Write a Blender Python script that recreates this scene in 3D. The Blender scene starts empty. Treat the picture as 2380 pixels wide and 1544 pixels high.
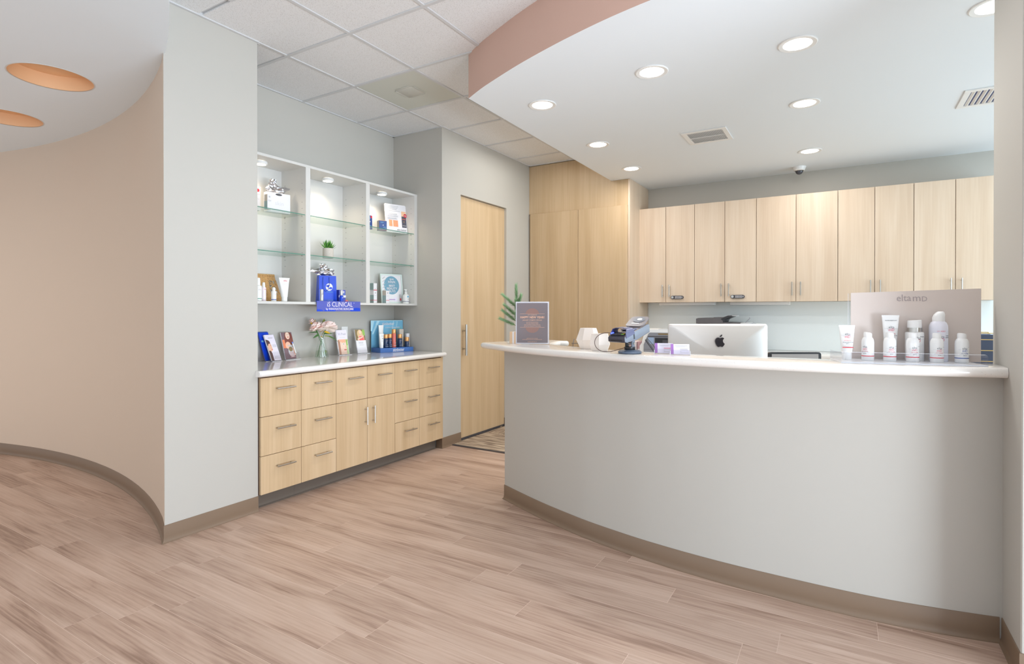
import bpy, bmesh, math, random
from mathutils import Matrix, Vector, Euler
R = math.radians
random.seed(7)
scene = bpy.context.scene
COL = scene.collection

# ---------------------------------------------------------------- camera, world, lights, exposure
cam_d = bpy.data.cameras.new('camera')
cam_d.sensor_width = 36.0
cam_d.lens = 19.4687
cam_d.shift_y = -0.018265
cam_d.clip_start = 0.05
cam = bpy.data.objects.new('camera', cam_d)
cam.location = (0, 0, 1.32)
cam.rotation_euler = (R(90 - 0.252), 0, R(31.007))
COL.objects.link(cam)
scene.camera = cam

scene.view_settings.view_transform = 'Standard'
scene.view_settings.look = 'None'
scene.view_settings.gamma = 1.0
scene.view_settings.use_curve_mapping = False
scene.view_settings.exposure = 0.17
try:
    scene.cycles.max_bounces = 10
    scene.cycles.diffuse_bounces = 6
    scene.cycles.transparent_max_bounces = 24
    scene.cycles.use_denoising = True
    scene.cycles.caustics_reflective = False
    scene.cycles.caustics_refractive = False
except Exception:
    pass

world = bpy.data.worlds.new('daylight')
scene.world = world
world.use_nodes = True
bg = world.node_tree.nodes['Background']
bg.inputs[0].default_value = (0.80, 0.90, 1.0, 1)
bg.inputs[1].default_value = 0.8


def area(name, loc, rot, sx, sy, power, col):
    d = bpy.data.lights.new(name, 'AREA')
    d.shape = 'RECTANGLE'; d.size = sx; d.size_y = sy; d.energy = power; d.color = col
    o = bpy.data.objects.new(name, d); o.location = loc; o.rotation_euler = rot
    COL.objects.link(o)
    return o


# daylight through the shop front behind the camera, and through the staff room window on the right
area('front_window_light', (-2.2, -4.3, 1.30), (R(104), 0, 0), 8.5, 2.2, 36, (0.84, 0.93, 1.0))
area('side_window_light', (3.9, 0.35, 1.25), (R(90), 0, R(90)), 3.7, 2.3, 120, (0.78, 0.89, 1.0))
area('side_window_ceiling_fill', (3.9, 0.45, 0.35), (R(112), 0, R(90)), 3.9, 0.6, 220, (0.78, 0.89, 1.0))  # added upward light to lift the ceilings, besides the window itself
area('staff_window_light', (3.3, 4.7, 1.4), (R(108), 0, R(90)), 3.0, 2.1, 78, (0.70, 0.89, 1.0))
# ceiling area lights without fixtures
area('waiting_room_fill', (-6.3, -1.2, 2.74), (0, 0, 0), 1.6, 1.6, 46, (1.0, 0.86, 0.72))  # added warm fill for the curved wall, no lamp known there
area('entrance_fill', (-0.9, -1.2, 3.04), (0, 0, 0), 1.4, 1.4, 58, (1.0, 0.87, 0.72))  # unseen fill, warmed to tint the counter wall and floor
area('staff_fill', (1.3, 5.0, 2.76), (0, 0, 0), 1.0, 1.6, 9, (0.90, 0.97, 1.0))  # added fill to brighten the back wall under the wall cabinets
area('corridor_lamp', (-2.75, 5.0, 3.04), (0, 0, 0), 0.5, 0.9, 6, (1.0, 0.95, 0.88))

# ---------------------------------------------------------------- materials
MATS = {}


def lin(c):
    out = []
    for v in c[:3]:
        v = v / 255.0
        out.append(v / 12.92 if v <= 0.04045 else ((v + 0.055) / 1.055) ** 2.4)
    return (out[0], out[1], out[2], 1.0)


def pm(name, rgb, rough=0.5, metal=0.0, spec=None, emit=None, es=0.0, coat=0.0):
    if name in MATS:
        return MATS[name]
    m = bpy.data.materials.new(name); m.use_nodes = True
    b = m.node_tree.nodes['Principled BSDF']
    b.inputs['Base Color'].default_value = lin(rgb)
    b.inputs['Roughness'].default_value = rough
    b.inputs['Metallic'].default_value = metal
    if spec is not None: b.inputs['Specular IOR Level'].default_value = spec
    if coat: b.inputs['Coat Weight'].default_value = coat
    if emit is not None:
        b.inputs['Emission Color'].default_value = lin(emit)
        b.inputs['Emission Strength'].default_value = es
    MATS[name] = m
    return m


def nodes_of(m):
    nt = m.node_tree
    return nt, nt.nodes, nt.links, nt.nodes['Principled BSDF']


def ramp(ns, stops):
    r = ns.new('ShaderNodeValToRGB')
    els = r.color_ramp.elements
    while len(els) > 1: els.remove(els[-1])
    els[0].position = stops[0][0]; els[0].color = stops[0][1]
    for p, c in stops[1:]:
        e = els.new(p); e.color = c
    return r


def coords(nt, scale, rnd=0.0, rot=(0, 0, 0)):
    ns, ln = nt.nodes, nt.links
    tc = ns.new('ShaderNodeTexCoord'); mp = ns.new('ShaderNodeMapping')
    mp.inputs['Scale'].default_value = scale
    mp.inputs['Rotation'].default_value = rot
    if rnd:
        oi = ns.new('ShaderNodeObjectInfo'); mu = ns.new('ShaderNodeMath'); mu.operation = 'MULTIPLY'
        mu.inputs[1].default_value = rnd
        ln.new(oi.outputs['Random'], mu.inputs[0])
        cb = ns.new('ShaderNodeCombineXYZ')
        for i in range(3): ln.new(mu.outputs[0], cb.inputs[i])
        ad = ns.new('ShaderNodeVectorMath'); ad.operation = 'ADD'
        ln.new(tc.outputs['Object'], ad.inputs[0]); ln.new(cb.outputs[0], ad.inputs[1])
        ln.new(ad.outputs[0], mp.inputs['Vector'])
    else:
        ln.new(tc.outputs['Object'], mp.inputs['Vector'])
    return mp


def wood(name, a, b, c, scale=(9, 9, 0.55), rough=0.42):
    if name in MATS: return MATS[name]
    m = pm(name, b, rough); nt, ns, ln, bs = nodes_of(m)
    mp = coords(nt, scale, 37.0)
    n1 = ns.new('ShaderNodeTexNoise'); n1.inputs['Scale'].default_value = 1.0
    n1.inputs['Detail'].default_value = 3; n1.inputs['Distortion'].default_value = 0.25
    ln.new(mp.outputs[0], n1.inputs['Vector'])
    mp2 = coords(nt, (scale[0] * 11, scale[1] * 11, scale[2] * 4), 11.0)
    n2 = ns.new('ShaderNodeTexNoise'); n2.inputs['Scale'].default_value = 1.0; n2.inputs['Detail'].default_value = 2
    ln.new(mp2.outputs[0], n2.inputs['Vector'])
    mx = ns.new('ShaderNodeMix'); mx.inputs[0].default_value = 0.32
    ln.new(n1.outputs['Fac'], mx.inputs[2]); ln.new(n2.outputs['Fac'], mx.inputs[3])
    r = ramp(ns, [(0.36, lin(a)), (0.5, lin(b)), (0.64, lin(c))])
    ln.new(mx.outputs[0], r.inputs[0])
    ln.new(r.outputs[0], bs.inputs['Base Color'])
    return m


def plank_mat():
    m = pm('oak_plank', (190, 160, 142), 0.48); nt, ns, ln, bs = nodes_of(m)

    def noise(scale, rnd, detail, dist, k=1.0):
        mp = coords(nt, scale, rnd); n = ns.new('ShaderNodeTexNoise'); n.inputs['Scale'].default_value = k
        n.inputs['Detail'].default_value = detail; n.inputs['Distortion'].default_value = dist
        ln.new(mp.outputs[0], n.inputs['Vector']); return n.outputs['Fac']
    broad = noise((0.9, 6.5, 1.0), 53.0, 5, 1.1, 1.2)
    fine = noise((3.0, 130, 1.0), 17.0, 3, 0.5)
    mp = coords(nt, (0.55, 4.0, 1.0), 31.0)
    wv = ns.new('ShaderNodeTexWave'); wv.bands_direction = 'Y'; wv.inputs['Scale'].default_value = 3.2
    wv.inputs['Distortion'].default_value = 7.5; wv.inputs['Detail'].default_value = 3; wv.inputs['Detail Scale'].default_value = 1.6
    ln.new(mp.outputs[0], wv.inputs['Vector'])
    m1 = ns.new('ShaderNodeMix'); m1.inputs[0].default_value = 0.30; ln.new(broad, m1.inputs[2]); ln.new(fine, m1.inputs[3])
    m2 = ns.new('ShaderNodeMix'); m2.inputs[0].default_value = 0.055; ln.new(m1.outputs[0], m2.inputs[2]); ln.new(wv.outputs['Fac'], m2.inputs[3])
    r = ramp(ns, [(0.34, lin((150, 122, 106))), (0.44, lin((179, 151, 134))), (0.53, lin((193, 166, 149))), (0.66, lin((204, 179, 163)))])
    ln.new(m2.outputs[0], r.inputs[0])
    oi = ns.new('ShaderNodeObjectInfo'); mr = ns.new('ShaderNodeMapRange')
    mr.inputs[3].default_value = 0.955; mr.inputs[4].default_value = 1.045
    ln.new(oi.outputs['Random'], mr.inputs[0])
    mu = ns.new('ShaderNodeVectorMath'); mu.operation = 'SCALE'
    ln.new(r.outputs[0], mu.inputs[0]); ln.new(mr.outputs[0], mu.inputs['Scale'])
    ln.new(mu.outputs[0], bs.inputs['Base Color'])
    return m


def speck(name, base, dot, scale, thr, rough=0.3, bump=0.0, coat=0.0):
    m = pm(name, base, rough, coat=coat); nt, ns, ln, bs = nodes_of(m)
    mp = coords(nt, (1, 1, 1))
    v = ns.new('ShaderNodeTexVoronoi'); v.inputs['Scale'].default_value = scale
    ln.new(mp.outputs[0], v.inputs['Vector'])
    r = ramp(ns, [(thr * 0.6, lin(dot)), (thr, lin(base))])
    ln.new(v.outputs['Distance'], r.inputs[0]); ln.new(r.outputs[0], bs.inputs['Base Color'])
    if bump:
        bp = ns.new('ShaderNodeBump'); bp.inputs['Strength'].default_value = bump; bp.inputs['Distance'].default_value = 0.002
        ln.new(v.outputs['Distance'], bp.inputs['Height']); ln.new(bp.outputs[0], bs.inputs['Normal'])
    return m


def clear(name, tint=(240, 246, 245), gloss=0.12, film=0.26):
    """thin clear sheet: light goes straight through a tint, with a mirror film growing at grazing angles"""
    if name in MATS: return MATS[name]
    m = bpy.data.materials.new(name); m.use_nodes = True
    nt = m.node_tree; ns, ln = nt.nodes, nt.links
    ns.remove(ns['Principled BSDF']); out = ns['Material Output']
    t = ns.new('ShaderNodeBsdfTransparent'); t.inputs[0].default_value = lin(tint)
    g = ns.new('ShaderNodeBsdfGlossy'); g.inputs['Roughness'].default_value = 0.03
    lw = ns.new('ShaderNodeLayerWeight'); lw.inputs[0].default_value = 0.5
    pw = ns.new('ShaderNodeMath'); pw.operation = 'POWER'; pw.inputs[1].default_value = 5.0
    ln.new(lw.outputs['Facing'], pw.inputs[0])
    ma = ns.new('ShaderNodeMath'); ma.operation = 'MULTIPLY_ADD'; ma.inputs[1].default_value = film; ma.inputs[2].default_value = gloss * 0.3
    ln.new(pw.outputs[0], ma.inputs[0])
    mx = ns.new('ShaderNodeMixShader')
    ln.new(ma.outputs[0], mx.inputs[0]); ln.new(t.outputs[0], mx.inputs[1]); ln.new(g.outputs[0], mx.inputs[2])
    ln.new(mx.outputs[0], out.inputs[0])
    MATS[name] = m
    return m


def lens_mat(name, rgb, s):
    return pm(name, rgb, 0.4, emit=rgb, es=s)


WALL = pm('wall_paint', (187, 184, 177), 0.6)
WALLW = pm('warm_wall_paint', (213, 195, 177), 0.6)
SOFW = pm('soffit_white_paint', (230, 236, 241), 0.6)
SALMON = pm('salmon_paint', (206, 172, 157), 0.6)
SOFL = pm('soffit_daylight_blue', (226, 237, 244), 0.6)  # blue daylight on the round soffit is put into this colour
ORANGE = pm('orange_paint', (232, 190, 148), 0.55)
BASEM = pm('taupe_rubber_base', (126, 105, 86), 0.42)
TOEM = pm('dark_taupe_toe_base', (104, 94, 85), 0.45)
WOODL = wood('light_maple_laminate', (194, 166, 130), (203, 176, 140), (210, 184, 150))
WOODU = wood('pale_maple_laminate', (204, 181, 157), (211, 190, 167), (217, 198, 177))
WOODT = wood('honey_maple_laminate', (186, 159, 124), (194, 168, 133), (201, 176, 143))
PLANK = plank_mat()
SEAM = pm('pale_plank_seam', (222, 200, 185), 0.6)
TILE = speck('mineral_fibre_tile', (228, 229, 230), (184, 182, 179), 150, 0.28, 0.85, 0.2)
TBAR = pm('white_painted_steel', (205, 206, 207), 0.45)
TOPM = speck('white_quartz_worktop', (232, 230, 228), (190, 187, 183), 120, 0.12, 0.12, coat=0.3)
TOPC = speck('cream_quartz_counter', (230, 226, 221), (184, 178, 172), 105, 0.12, 0.14, coat=0.3)
WHITE = pm('white_melamine', (210, 209, 206), 0.4)
WHITEP = pm('white_plastic', (233, 233, 232), 0.3)
WHITEC = pm('white_ceramic', (236, 226, 218), 0.45)
PAPER = pm('white_paper', (232, 230, 234), 0.55)
STEEL = pm('brushed_steel', (196, 192, 186), 0.28, 1.0)
CHROME = pm('chrome', (225, 225, 228), 0.08, 1.0)
FOIL = pm('silver_foil', (214, 214, 220), 0.16, 1.0)
DARK = pm('carcase_edge_and_gap_shade', (118, 94, 76), 0.7)  # brown also stands in for shade in the gaps between fronts
BLACK = pm('black_plastic', (38, 38, 42), 0.35)
CHARC = pm('charcoal_plastic', (74, 72, 76), 0.4)
GREYP = pm('grey_plastic', (138, 139, 146), 0.4)
LGREY = pm('light_grey_plastic', (186, 187, 190), 0.4)
BLUE = pm('royal_blue_print', (12, 66, 205), 0.3)
BLUEV = pm('violet_blue_card', (84, 94, 182), 0.35)
NAVY = pm('navy_glass', (38, 58, 92), 0.2)
NAVYB = pm('navy_card', (52, 82, 146), 0.4)
SKY = pm('sky_blue_print', (112, 176, 208), 0.4)
TRAYB = pm('medium_blue_card', (62, 108, 178), 0.4)
GOLD = pm('copper_gold', (226, 168, 108), 0.32, 0.55)
CORAL = pm('coral_lacquer', (214, 112, 98), 0.25)
RED = pm('red_print', (214, 52, 66), 0.45)
PINKT = pm('pink_red_print', (214, 96, 116), 0.5)
DKBLUE = pm('dark_blue_print', (52, 82, 158), 0.45)
GREYT = pm('grey_print', (120, 122, 128), 0.5)
LTGREYT = pm('pale_grey_print', (188, 188, 192), 0.5)
TEAL = pm('teal_green_print', (88, 150, 130), 0.5)
SAGE = pm('sage_card', (156, 178, 178), 0.5)
BEIGEC = pm('beige_card', (200, 190, 178), 0.5)
RATTAN = pm('woven_rattan', (206, 164, 108), 0.6)
GREENL = pm('leaf_green', (70, 118, 56), 0.5)
GREENB = pm('bright_leaf_green', (104, 168, 66), 0.5)
GREENO = pm('olive_leaf', (146, 158, 78), 0.5)
PINE = pm('pine_needle_green', (150, 186, 140), 0.6)
PINED = pm('pine_needle_dark', (112, 140, 96), 0.6)
TWIG = pm('brown_twig', (120, 92, 66), 0.7)
PEONY = pm('pale_pink_petal', (252, 232, 224), 0.7)
PEONYD = pm('pink_petal_heart', (246, 200, 188), 0.7)
YELLOW = pm('yellow_petal', (222, 178, 40), 0.6)
STONE = speck('speckled_stone', (206, 198, 188), (170, 160, 150), 120, 0.25, 0.7)
SKIN = pm('printed_skin', (232, 186, 160), 0.5)
SKINP = pm('printed_pale_skin', (238, 206, 186), 0.5)
HAIRD = pm('printed_dark_hair', (84, 58, 58), 0.5)
HAIRR = pm('printed_auburn_hair', (124, 66, 56), 0.5)
HAIRB = pm('printed_blonde_hair', (222, 190, 140), 0.5)
LIPS = pm('printed_lips', (206, 110, 106), 0.5)
GRNPR = pm('printed_green', (150, 186, 90), 0.5)
BRNPR = pm('printed_brown', (132, 112, 74), 0.5)
PURPLE = pm('purple_print', (164, 112, 186), 0.5)
LILAC = pm('lilac_white_card', (232, 226, 242), 0.5)
POSTERG = pm('mauve_grey_print', (122, 112, 116), 0.35)
ROSEG = pm('rose_gold_print', (232, 184, 156), 0.5)
ROSED = pm('dusty_rose_print', (146, 112, 104), 0.5)
BOARDM = pm('taupe_pink_board', (214, 202, 195), 0.5)
ALU = pm('satin_aluminium', (214, 208, 204), 0.32, 0.55)
LOGO = pm('polished_black_mark', (70, 66, 72), 0.06, 0.6)
MESHM = pm('grey_mesh_fabric', (162, 158, 156), 0.8)
CARPET = None
GLASS = clear('shelf_glass', (246, 251, 249), 0.16)
GEDGE = pm('green_glass_edge', (88, 138, 122), 0.15)
ACRYL = clear('clear_acrylic', (252, 252, 253), 0.10)
ACRYB = pm('frosted_acrylic_floor', (228, 229, 231), 0.2, spec=0.25)
AEDGE_GLINT = pm('acrylic_edge_and_glint', (232, 234, 243), 0.2)
VASEG = clear('clear_vase_glass', (249, 252, 250), 0.34)
WATER = clear('water', (243, 249, 243), 0.2)
LENS = lens_mat('lit_downlight_lens', (255, 250, 244), 9.0)
PUCKL = lens_mat('lit_puck_lens', (255, 240, 214), 9.0)
LEDB = lens_mat('blue_indicator_glow', (70, 90, 255), 3.0)


def carpet_mat():
    m = pm('striped_carpet', (170, 150, 130), 0.95); nt, ns, ln, bs = nodes_of(m)
    mp = coords(nt, (4, 62, 1), 29.0)
    n = ns.new('ShaderNodeTexNoise'); n.inputs['Scale'].default_value = 1.0; n.inputs['Detail'].default_value = 2
    ln.new(mp.outputs[0], n.inputs['Vector'])
    r = ramp(ns, [(0.40, lin((120, 104, 90))), (0.50, lin((172, 152, 132))), (0.60, lin((200, 182, 160)))])
    ln.new(n.outputs['Fac'], r.inputs[0]); ln.new(r.outputs[0], bs.inputs['Base Color'])
    return m


CARPET = carpet_mat()


# ---------------------------------------------------------------- builders
class G:
    def __init__(s):
        s.bm = bmesh.new(); s.mats = []

    def mi(s, m):
        if m not in s.mats: s.mats.append(m)
        return s.mats.index(m)

    def _set(s, faces, m):
        i = s.mi(m)
        for f in faces: f.material_index = i

    def box(s, x0, x1, y0, y1, z0, z1, m, bev=0.0, seg=2):
        M = Matrix.Translation(((x0 + x1) / 2, (y0 + y1) / 2, (z0 + z1) / 2)) @ Matrix.Diagonal((abs(x1 - x0), abs(y1 - y0), abs(z1 - z0), 1))
        before = set(s.bm.faces)
        r = bmesh.ops.create_cube(s.bm, size=1.0, matrix=M)
        if bev:
            es = set()
            for v in r['verts']: es.update(v.link_edges)
            bmesh.ops.bevel(s.bm, geom=list(es), offset=bev, segments=seg, affect='EDGES', profile=0.5)
        s._set([f for f in s.bm.faces if f not in before], m)
        return s

    def lathe(s, prof, m, n=24, c=(0, 0, 0), sx=1.0, sy=1.0, a0=0.0, capb=True, capt=True, mf=None):
        rings = []
        for (r, z) in prof:
            rings.append([s.bm.verts.new((c[0] + sx * r * math.cos(a0 + 2 * math.pi * k / n), c[1] + sy * r * math.sin(a0 + 2 * math.pi * k / n), c[2] + z)) for k in range(n)])
        fs = []
        for a, b in zip(rings, rings[1:]):
            for k in range(n):
                fs.append(s.bm.faces.new((a[k], a[(k + 1) % n], b[(k + 1) % n], b[k])))
        if capb: fs.append(s.bm.faces.new(list(reversed(rings[0]))))
        if capt: fs.append(s.bm.faces.new(rings[-1]))
        s._set(fs, m)
        return s

    def tube(s, pts, r, m, n=8, caps=True):
        pts = [Vector(p) for p in pts]
        rs = r if isinstance(r, (list, tuple)) else [r] * len(pts)
        rings = []
        up = Vector((0, 0, 1)); prev = None
        for i, p in enumerate(pts):
            t = (pts[min(i + 1, len(pts) - 1)] - pts[max(i - 1, 0)]).normalized()
            if prev is None:
                a = up if abs(t.z) < 0.9 else Vector((1, 0, 0))
                u = t.cross(a).normalized()
            else:
                u = (prev - t * prev.dot(t)).normalized()
            prev = u; v = t.cross(u)
            rings.append([s.bm.verts.new(p + (u * math.cos(2 * math.pi * k / n) + v * math.sin(2 * math.pi * k / n)) * rs[i]) for k in range(n)])
        fs = []
        for a, b in zip(rings, rings[1:]):
            for k in range(n): fs.append(s.bm.faces.new((a[k], a[(k + 1) % n], b[(k + 1) % n], b[k])))
        if caps:
            fs.append(s.bm.faces.new(list(reversed(rings[0])))); fs.append(s.bm.faces.new(rings[-1]))
        s._set(fs, m)
        return s

    def prism(s, poly, z0, z1, m, plane='xy', mside=None):
        """extrude a 2D outline; plane 'xz' gives a front-facing plate with z0,z1 read along y"""
        f = (lambda a, b, h: (a, b, h)) if plane == 'xy' else ((lambda a, b, h: (a, h, b)) if plane == 'xz' else (lambda a, b, h: (h, a, b)))
        A = [s.bm.verts.new(f(a, b, z0)) for a, b in poly]; B = [s.bm.verts.new(f(a, b, z1)) for a, b in poly]
        n = len(poly)
        side = [s.bm.faces.new((A[k], A[(k + 1) % n], B[(k + 1) % n], B[k])) for k in range(n)]
        cap = [s.bm.faces.new(list(reversed(A))), s.bm.faces.new(B)]
        s._set(side, mside or m); s._set(cap, m)
        return s

    def face(s, pts, m):
        s._set([s.bm.faces.new([s.bm.verts.new(p) for p in pts])], m)
        return s

    def xf(s, M):
        bmesh.ops.transform(s.bm, matrix=M, verts=s.bm.verts[:])
        return s

    def mesh(s, name, smooth=35):
        bmesh.ops.recalc_face_normals(s.bm, faces=s.bm.faces[:])
        me = bpy.data.meshes.new(name); s.bm.to_mesh(me); s.bm.free()
        for m in s.mats: me.materials.append(m)
        if smooth:
            for p in me.polygons: p.use_smooth = True
            me.set_sharp_from_angle(angle=R(smooth))
        return me

    def obj(s, name, parent=None, smooth=35, loc=None, rot=None, kind=None, label=None):
        o = bpy.data.objects.new(name, s.mesh(name, smooth)); COL.objects.link(o)
        if parent: o.parent = parent
        if loc: o.location = loc
        if rot: o.rotation_euler = rot
        if kind: o['kind'] = kind
        if label: o['label'] = label
        return o


def thing(name, label, cat, loc=(0, 0, 0), rotz=0.0, lean=0.0, group=None):
    o = bpy.data.objects.new(name, None); COL.objects.link(o)
    o.empty_display_size = 0.05
    o.location = loc; o.rotation_euler = (R(-lean), 0, R(rotz))
    o['label'] = label; o['category'] = cat
    if group: o['group'] = group
    return o


def tag(o, label, cat, group=None):
    o['label'] = label; o['category'] = cat
    if group: o['group'] = group
    return o


def link_copy(o, parent=None):
    c = o.copy(); COL.objects.link(c)
    if parent: c.parent = parent
    return c


def copy_tree(root, loc, rotz=None, label=None):
    r = root.copy(); COL.objects.link(r); r.location = loc
    if rotz is not None: r.rotation_euler = (root.rotation_euler[0], 0, R(rotz))
    if label: r['label'] = label
    for ch in list(root.children):
        c = link_copy(ch, r)
        for g in list(ch.children): link_copy(g, c)
    return r


def txt(parent, s, size, loc, m, align='CENTER', rot=(90, 0, 0), wrap=None, bold=0.0, sx=1.0, name='lettering'):
    cu = bpy.data.curves.new(name, 'FONT')
    cu.body = s; cu.size = size; cu.align_x = align; cu.align_y = 'CENTER'
    cu.extrude = 0.00012; cu.offset = bold; cu.resolution_u = 2
    to = bpy.data.objects.new(name, cu)
    me = bpy.data.meshes.new_from_object(to)
    bpy.data.objects.remove(to); bpy.data.curves.remove(cu)
    me.materials.clear(); me.materials.append(m)
    dx = loc[0] if wrap else 0.0
    if wrap: loc = (0.0, loc[1], loc[2])
    for v in me.vertices:
        v.co.x = v.co.x * sx + dx
        if wrap:
            a = v.co.x / wrap; d = wrap + v.co.z
            v.co.x = d * math.sin(a); v.co.z = d * math.cos(a) - wrap
    me.name = name
    o = bpy.data.objects.new(name, me); COL.objects.link(o)
    o.parent = parent; o.location = loc; o.rotation_euler = (R(rot[0]), R(rot[1]), R(rot[2]))
    return o


def struct(o):
    o['kind'] = 'structure'
    return o


def ell(cx, cz, rx, rz, n=20, a0=0, a1=360):
    return [(cx + rx * math.cos(R(a0 + (a1 - a0) * k / n)), cz + rz * math.sin(R(a0 + (a1 - a0) * k / n))) for k in range(n if a1 - a0 == 360 else n + 1)]


def rrect(x0, x1, z0, z1, r, n=4):
    out = []
    for cx, cz, a in ((x1 - r, z0 + r, -90), (x1 - r, z1 - r, 0), (x0 + r, z1 - r, 90), (x0 + r, z0 + r, 180)):
        for k in range(n + 1):
            t = R(a + 90 * k / n); out.append((cx + r * math.cos(t), cz + r * math.sin(t)))
    return out


def clip(poly, x0, x1, z0, z1):
    def cut(P, f, it):
        out = []
        for i in range(len(P)):
            a, b = P[i - 1], P[i]
            if f(b):
                if not f(a): out.append(it(a, b))
                out.append(b)
            elif f(a): out.append(it(a, b))
        return out

    def at(k, v):
        def it(a, b):
            t = (v - a[k]) / (b[k] - a[k]); return (a[0] + t * (b[0] - a[0]), a[1] + t * (b[1] - a[1]))
        return it
    for f, it in ((lambda p: p[0] >= x0, at(0, x0)), (lambda p: p[0] <= x1, at(0, x1)), (lambda p: p[1] >= z0, at(1, z0)), (lambda p: p[1] <= z1, at(1, z1))):
        poly = cut(poly, f, it)
        if len(poly) < 3: return []
    return poly


def art(parent, name, shapes, y, box=None, step=0.00025):
    """flat print: a stack of front-facing outlines, each a hair in front of the one before"""
    g = G()
    for i, (poly, m) in enumerate(shapes):
        if box: poly = clip(poly, *box)
        if len(poly) >= 3: g.prism(poly, y - step * (i + 1), y, m, 'xz')
    return g.obj(name, parent, smooth=0)


def rect(x0, x1, z0, z1): return [(x0, z0), (x1, z0), (x1, z1), (x0, z1)]


# ---------------------------------------------------------------- structure: floor
XW, XB, CE, ZS = -3.31, -3.93, 3.08, 2.782
fl = struct(G().box(-10.5, 4.2, -4.6, 7.2, -0.12, -0.0006, SEAM).obj('floor', smooth=0))
PW, PL = 0.1495, 1.2192
pg = G().box(0, PL - 0.0020, 0, PW - 0.0020, -0.004, 0, PLANK, 0.0003, 1).mesh('plank', 0)
y0 = 1.605 - PW * 13
offs = [0.0, 0.47, 0.86, 0.28, 0.66, 0.12, 0.98, 0.38, 0.76, 0.20, 0.56]
for row in range(32):
    yy = y0 + row * PW
    if yy > 4.30: break
    xx = -7.4 + offs[(row * 4 + row // 11) % 11] * PL - 0.6
    while xx < 0.62:
        if not (yy < 0.2 and (xx + PL < -4.5 or xx > -0.2)) and not (xx + PL < XB and yy > 2.2) and not (xx > -1.8 and yy > 3.25):
            o = bpy.data.objects.new('plank', pg); COL.objects.link(o); o.parent = fl; o.location = (xx, yy, 0)
        xx += PL
ct = G().box(-0.3043, 0.3043, -0.3043, 0.3043, 0.0, 0.007, CARPET, 0.002, 1).mesh('carpet_tile', 0)
for i in range(8):
    for j in range(4):
        x, y = -3.02 + i * 0.61, 4.68 + j * 0.61
        if x > -1.9 and y > 6.2: continue
        o = bpy.data.objects.new('carpet_tile', ct); COL.objects.link(o); o.parent = fl
        o.location = (x, y, 0); o.rotation_euler = (0, 0, R(90 * ((i + j) % 2)))
struct(G().box(-3.30, -1.9, 4.347, 4.378, 0, 0.009, CHARC, 0.002, 1).obj('trim_1'))

# ---------------------------------------------------------------- structure: walls
CX, CY, CR = -5.413, -3.458, 5.552


def arc(a0, a1, n, r=CR):
    return [(CX + r * math.cos(R(a0 + (a1 - a0) * k / n)), CY + r * math.sin(R(a0 + (a1 - a0) * k / n))) for k in range(n + 1)]


aC = math.degrees(math.atan2(1.675 - CY, XW - CX))
wa = arc(aC, 140, 44)
wa[0] = (XW, 1.675)
wo = arc(aC, 140, 44, CR + 0.10)
struct(G().prism(wa + list(reversed(wo[1:])), 0, CE, WALLW).obj('wall_left'))
struct(G().prism([(XW, 1.6754), (XW, 2.26), (XB - 0.12, 2.26), (XB - 0.12, 1.93)] + [(x, y + 0.004) for x, y in arc(75.5, aC + 0.15, 14) if x < XW - 0.01], 0, CE, WALL).obj('wall_column', smooth=20))
struct(G().box(XB - 0.12, XB, 2.2605, 4.2045, 0, CE, WALL).obj('wall_recess', smooth=0))
struct(G().box(XB, XW, 4.205, 4.507, 0, CE, WALL).box(-3.45, XW, 4.507, 5.383, 2.49, CE, WALL).box(-3.45, XW, 5.383, 6.7, 0, CE, WALL).obj('wall_corridor', smooth=0))
struct(G().box(-3.45, 4.0, 6.58, 6.7, 0, CE, WALL).obj('wall_back', smooth=0))
struct(G().box(0.54, 3.6, 2.622, 3.072, 0, CE, WALL, 0.004, 1).obj('wall_right', smooth=0))

struct(G().box(-2.034, 2.2, 6.566, 6.5795, 0.9005, 1.4165, pm('pale_splashback_panel', (232, 238, 239), 0.3)).box(-2.0345, -2.020, 6.556, 6.566, 0.9005, 1.4165, WHITE).obj('trim_splashback', smooth=0))

# reception half wall
cw = [(-2.044, 3.302), (-1.844, 3.205), (-1.628, 3.108), (-1.374, 3.010), (-1.226, 2.962), (-0.987, 2.900), (-0.805, 2.865), (-0.646, 2.842), (-0.464, 2.824), (-0.255, 2.815), (-0.055, 2.812), (0.129, 2.818), (0.301, 2.840), (0.467, 2.872), (0.541, 2.890)]


def spline(P, n):
    out = []
    for i in range(len(P) - 1):
        p0, p1, p2, p3 = P[max(i - 1, 0)], P[i], P[i + 1], P[min(i + 2, len(P) - 1)]
        for k in range(n):
            t = k / n
            out.append(tuple(0.5 * (2 * p1[a] + (p2[a] - p0[a]) * t + (2 * p0[a] - 5 * p1[a] + 4 * p2[a] - p3[a]) * t * t + (3 * p1[a] - p0[a] - 3 * p2[a] + p3[a]) * t ** 3) for a in (0, 1)))
    out.append(P[-1])
    return out


def offset(P, d):
    out = []
    for i in range(len(P)):
        a, b = Vector(P[max(i - 1, 0)]), Vector(P[min(i + 1, len(P) - 1)])
        t = (b - a).normalized(); out.append((P[i][0] - t.y * d, P[i][1] + t.x * d))
    return out


cws = spline(cw, 4)
struct(G().prism(cws + list(reversed(offset(cws, 0.075))), 0, 1.0595, WALL).prism([(-2.044, 3.302), (-1.93, 3.30), (-1.86, 3.66), (-1.96, 3.68)], 0, 1.0595, WALL).obj('wall_counter', smooth=20))


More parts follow.
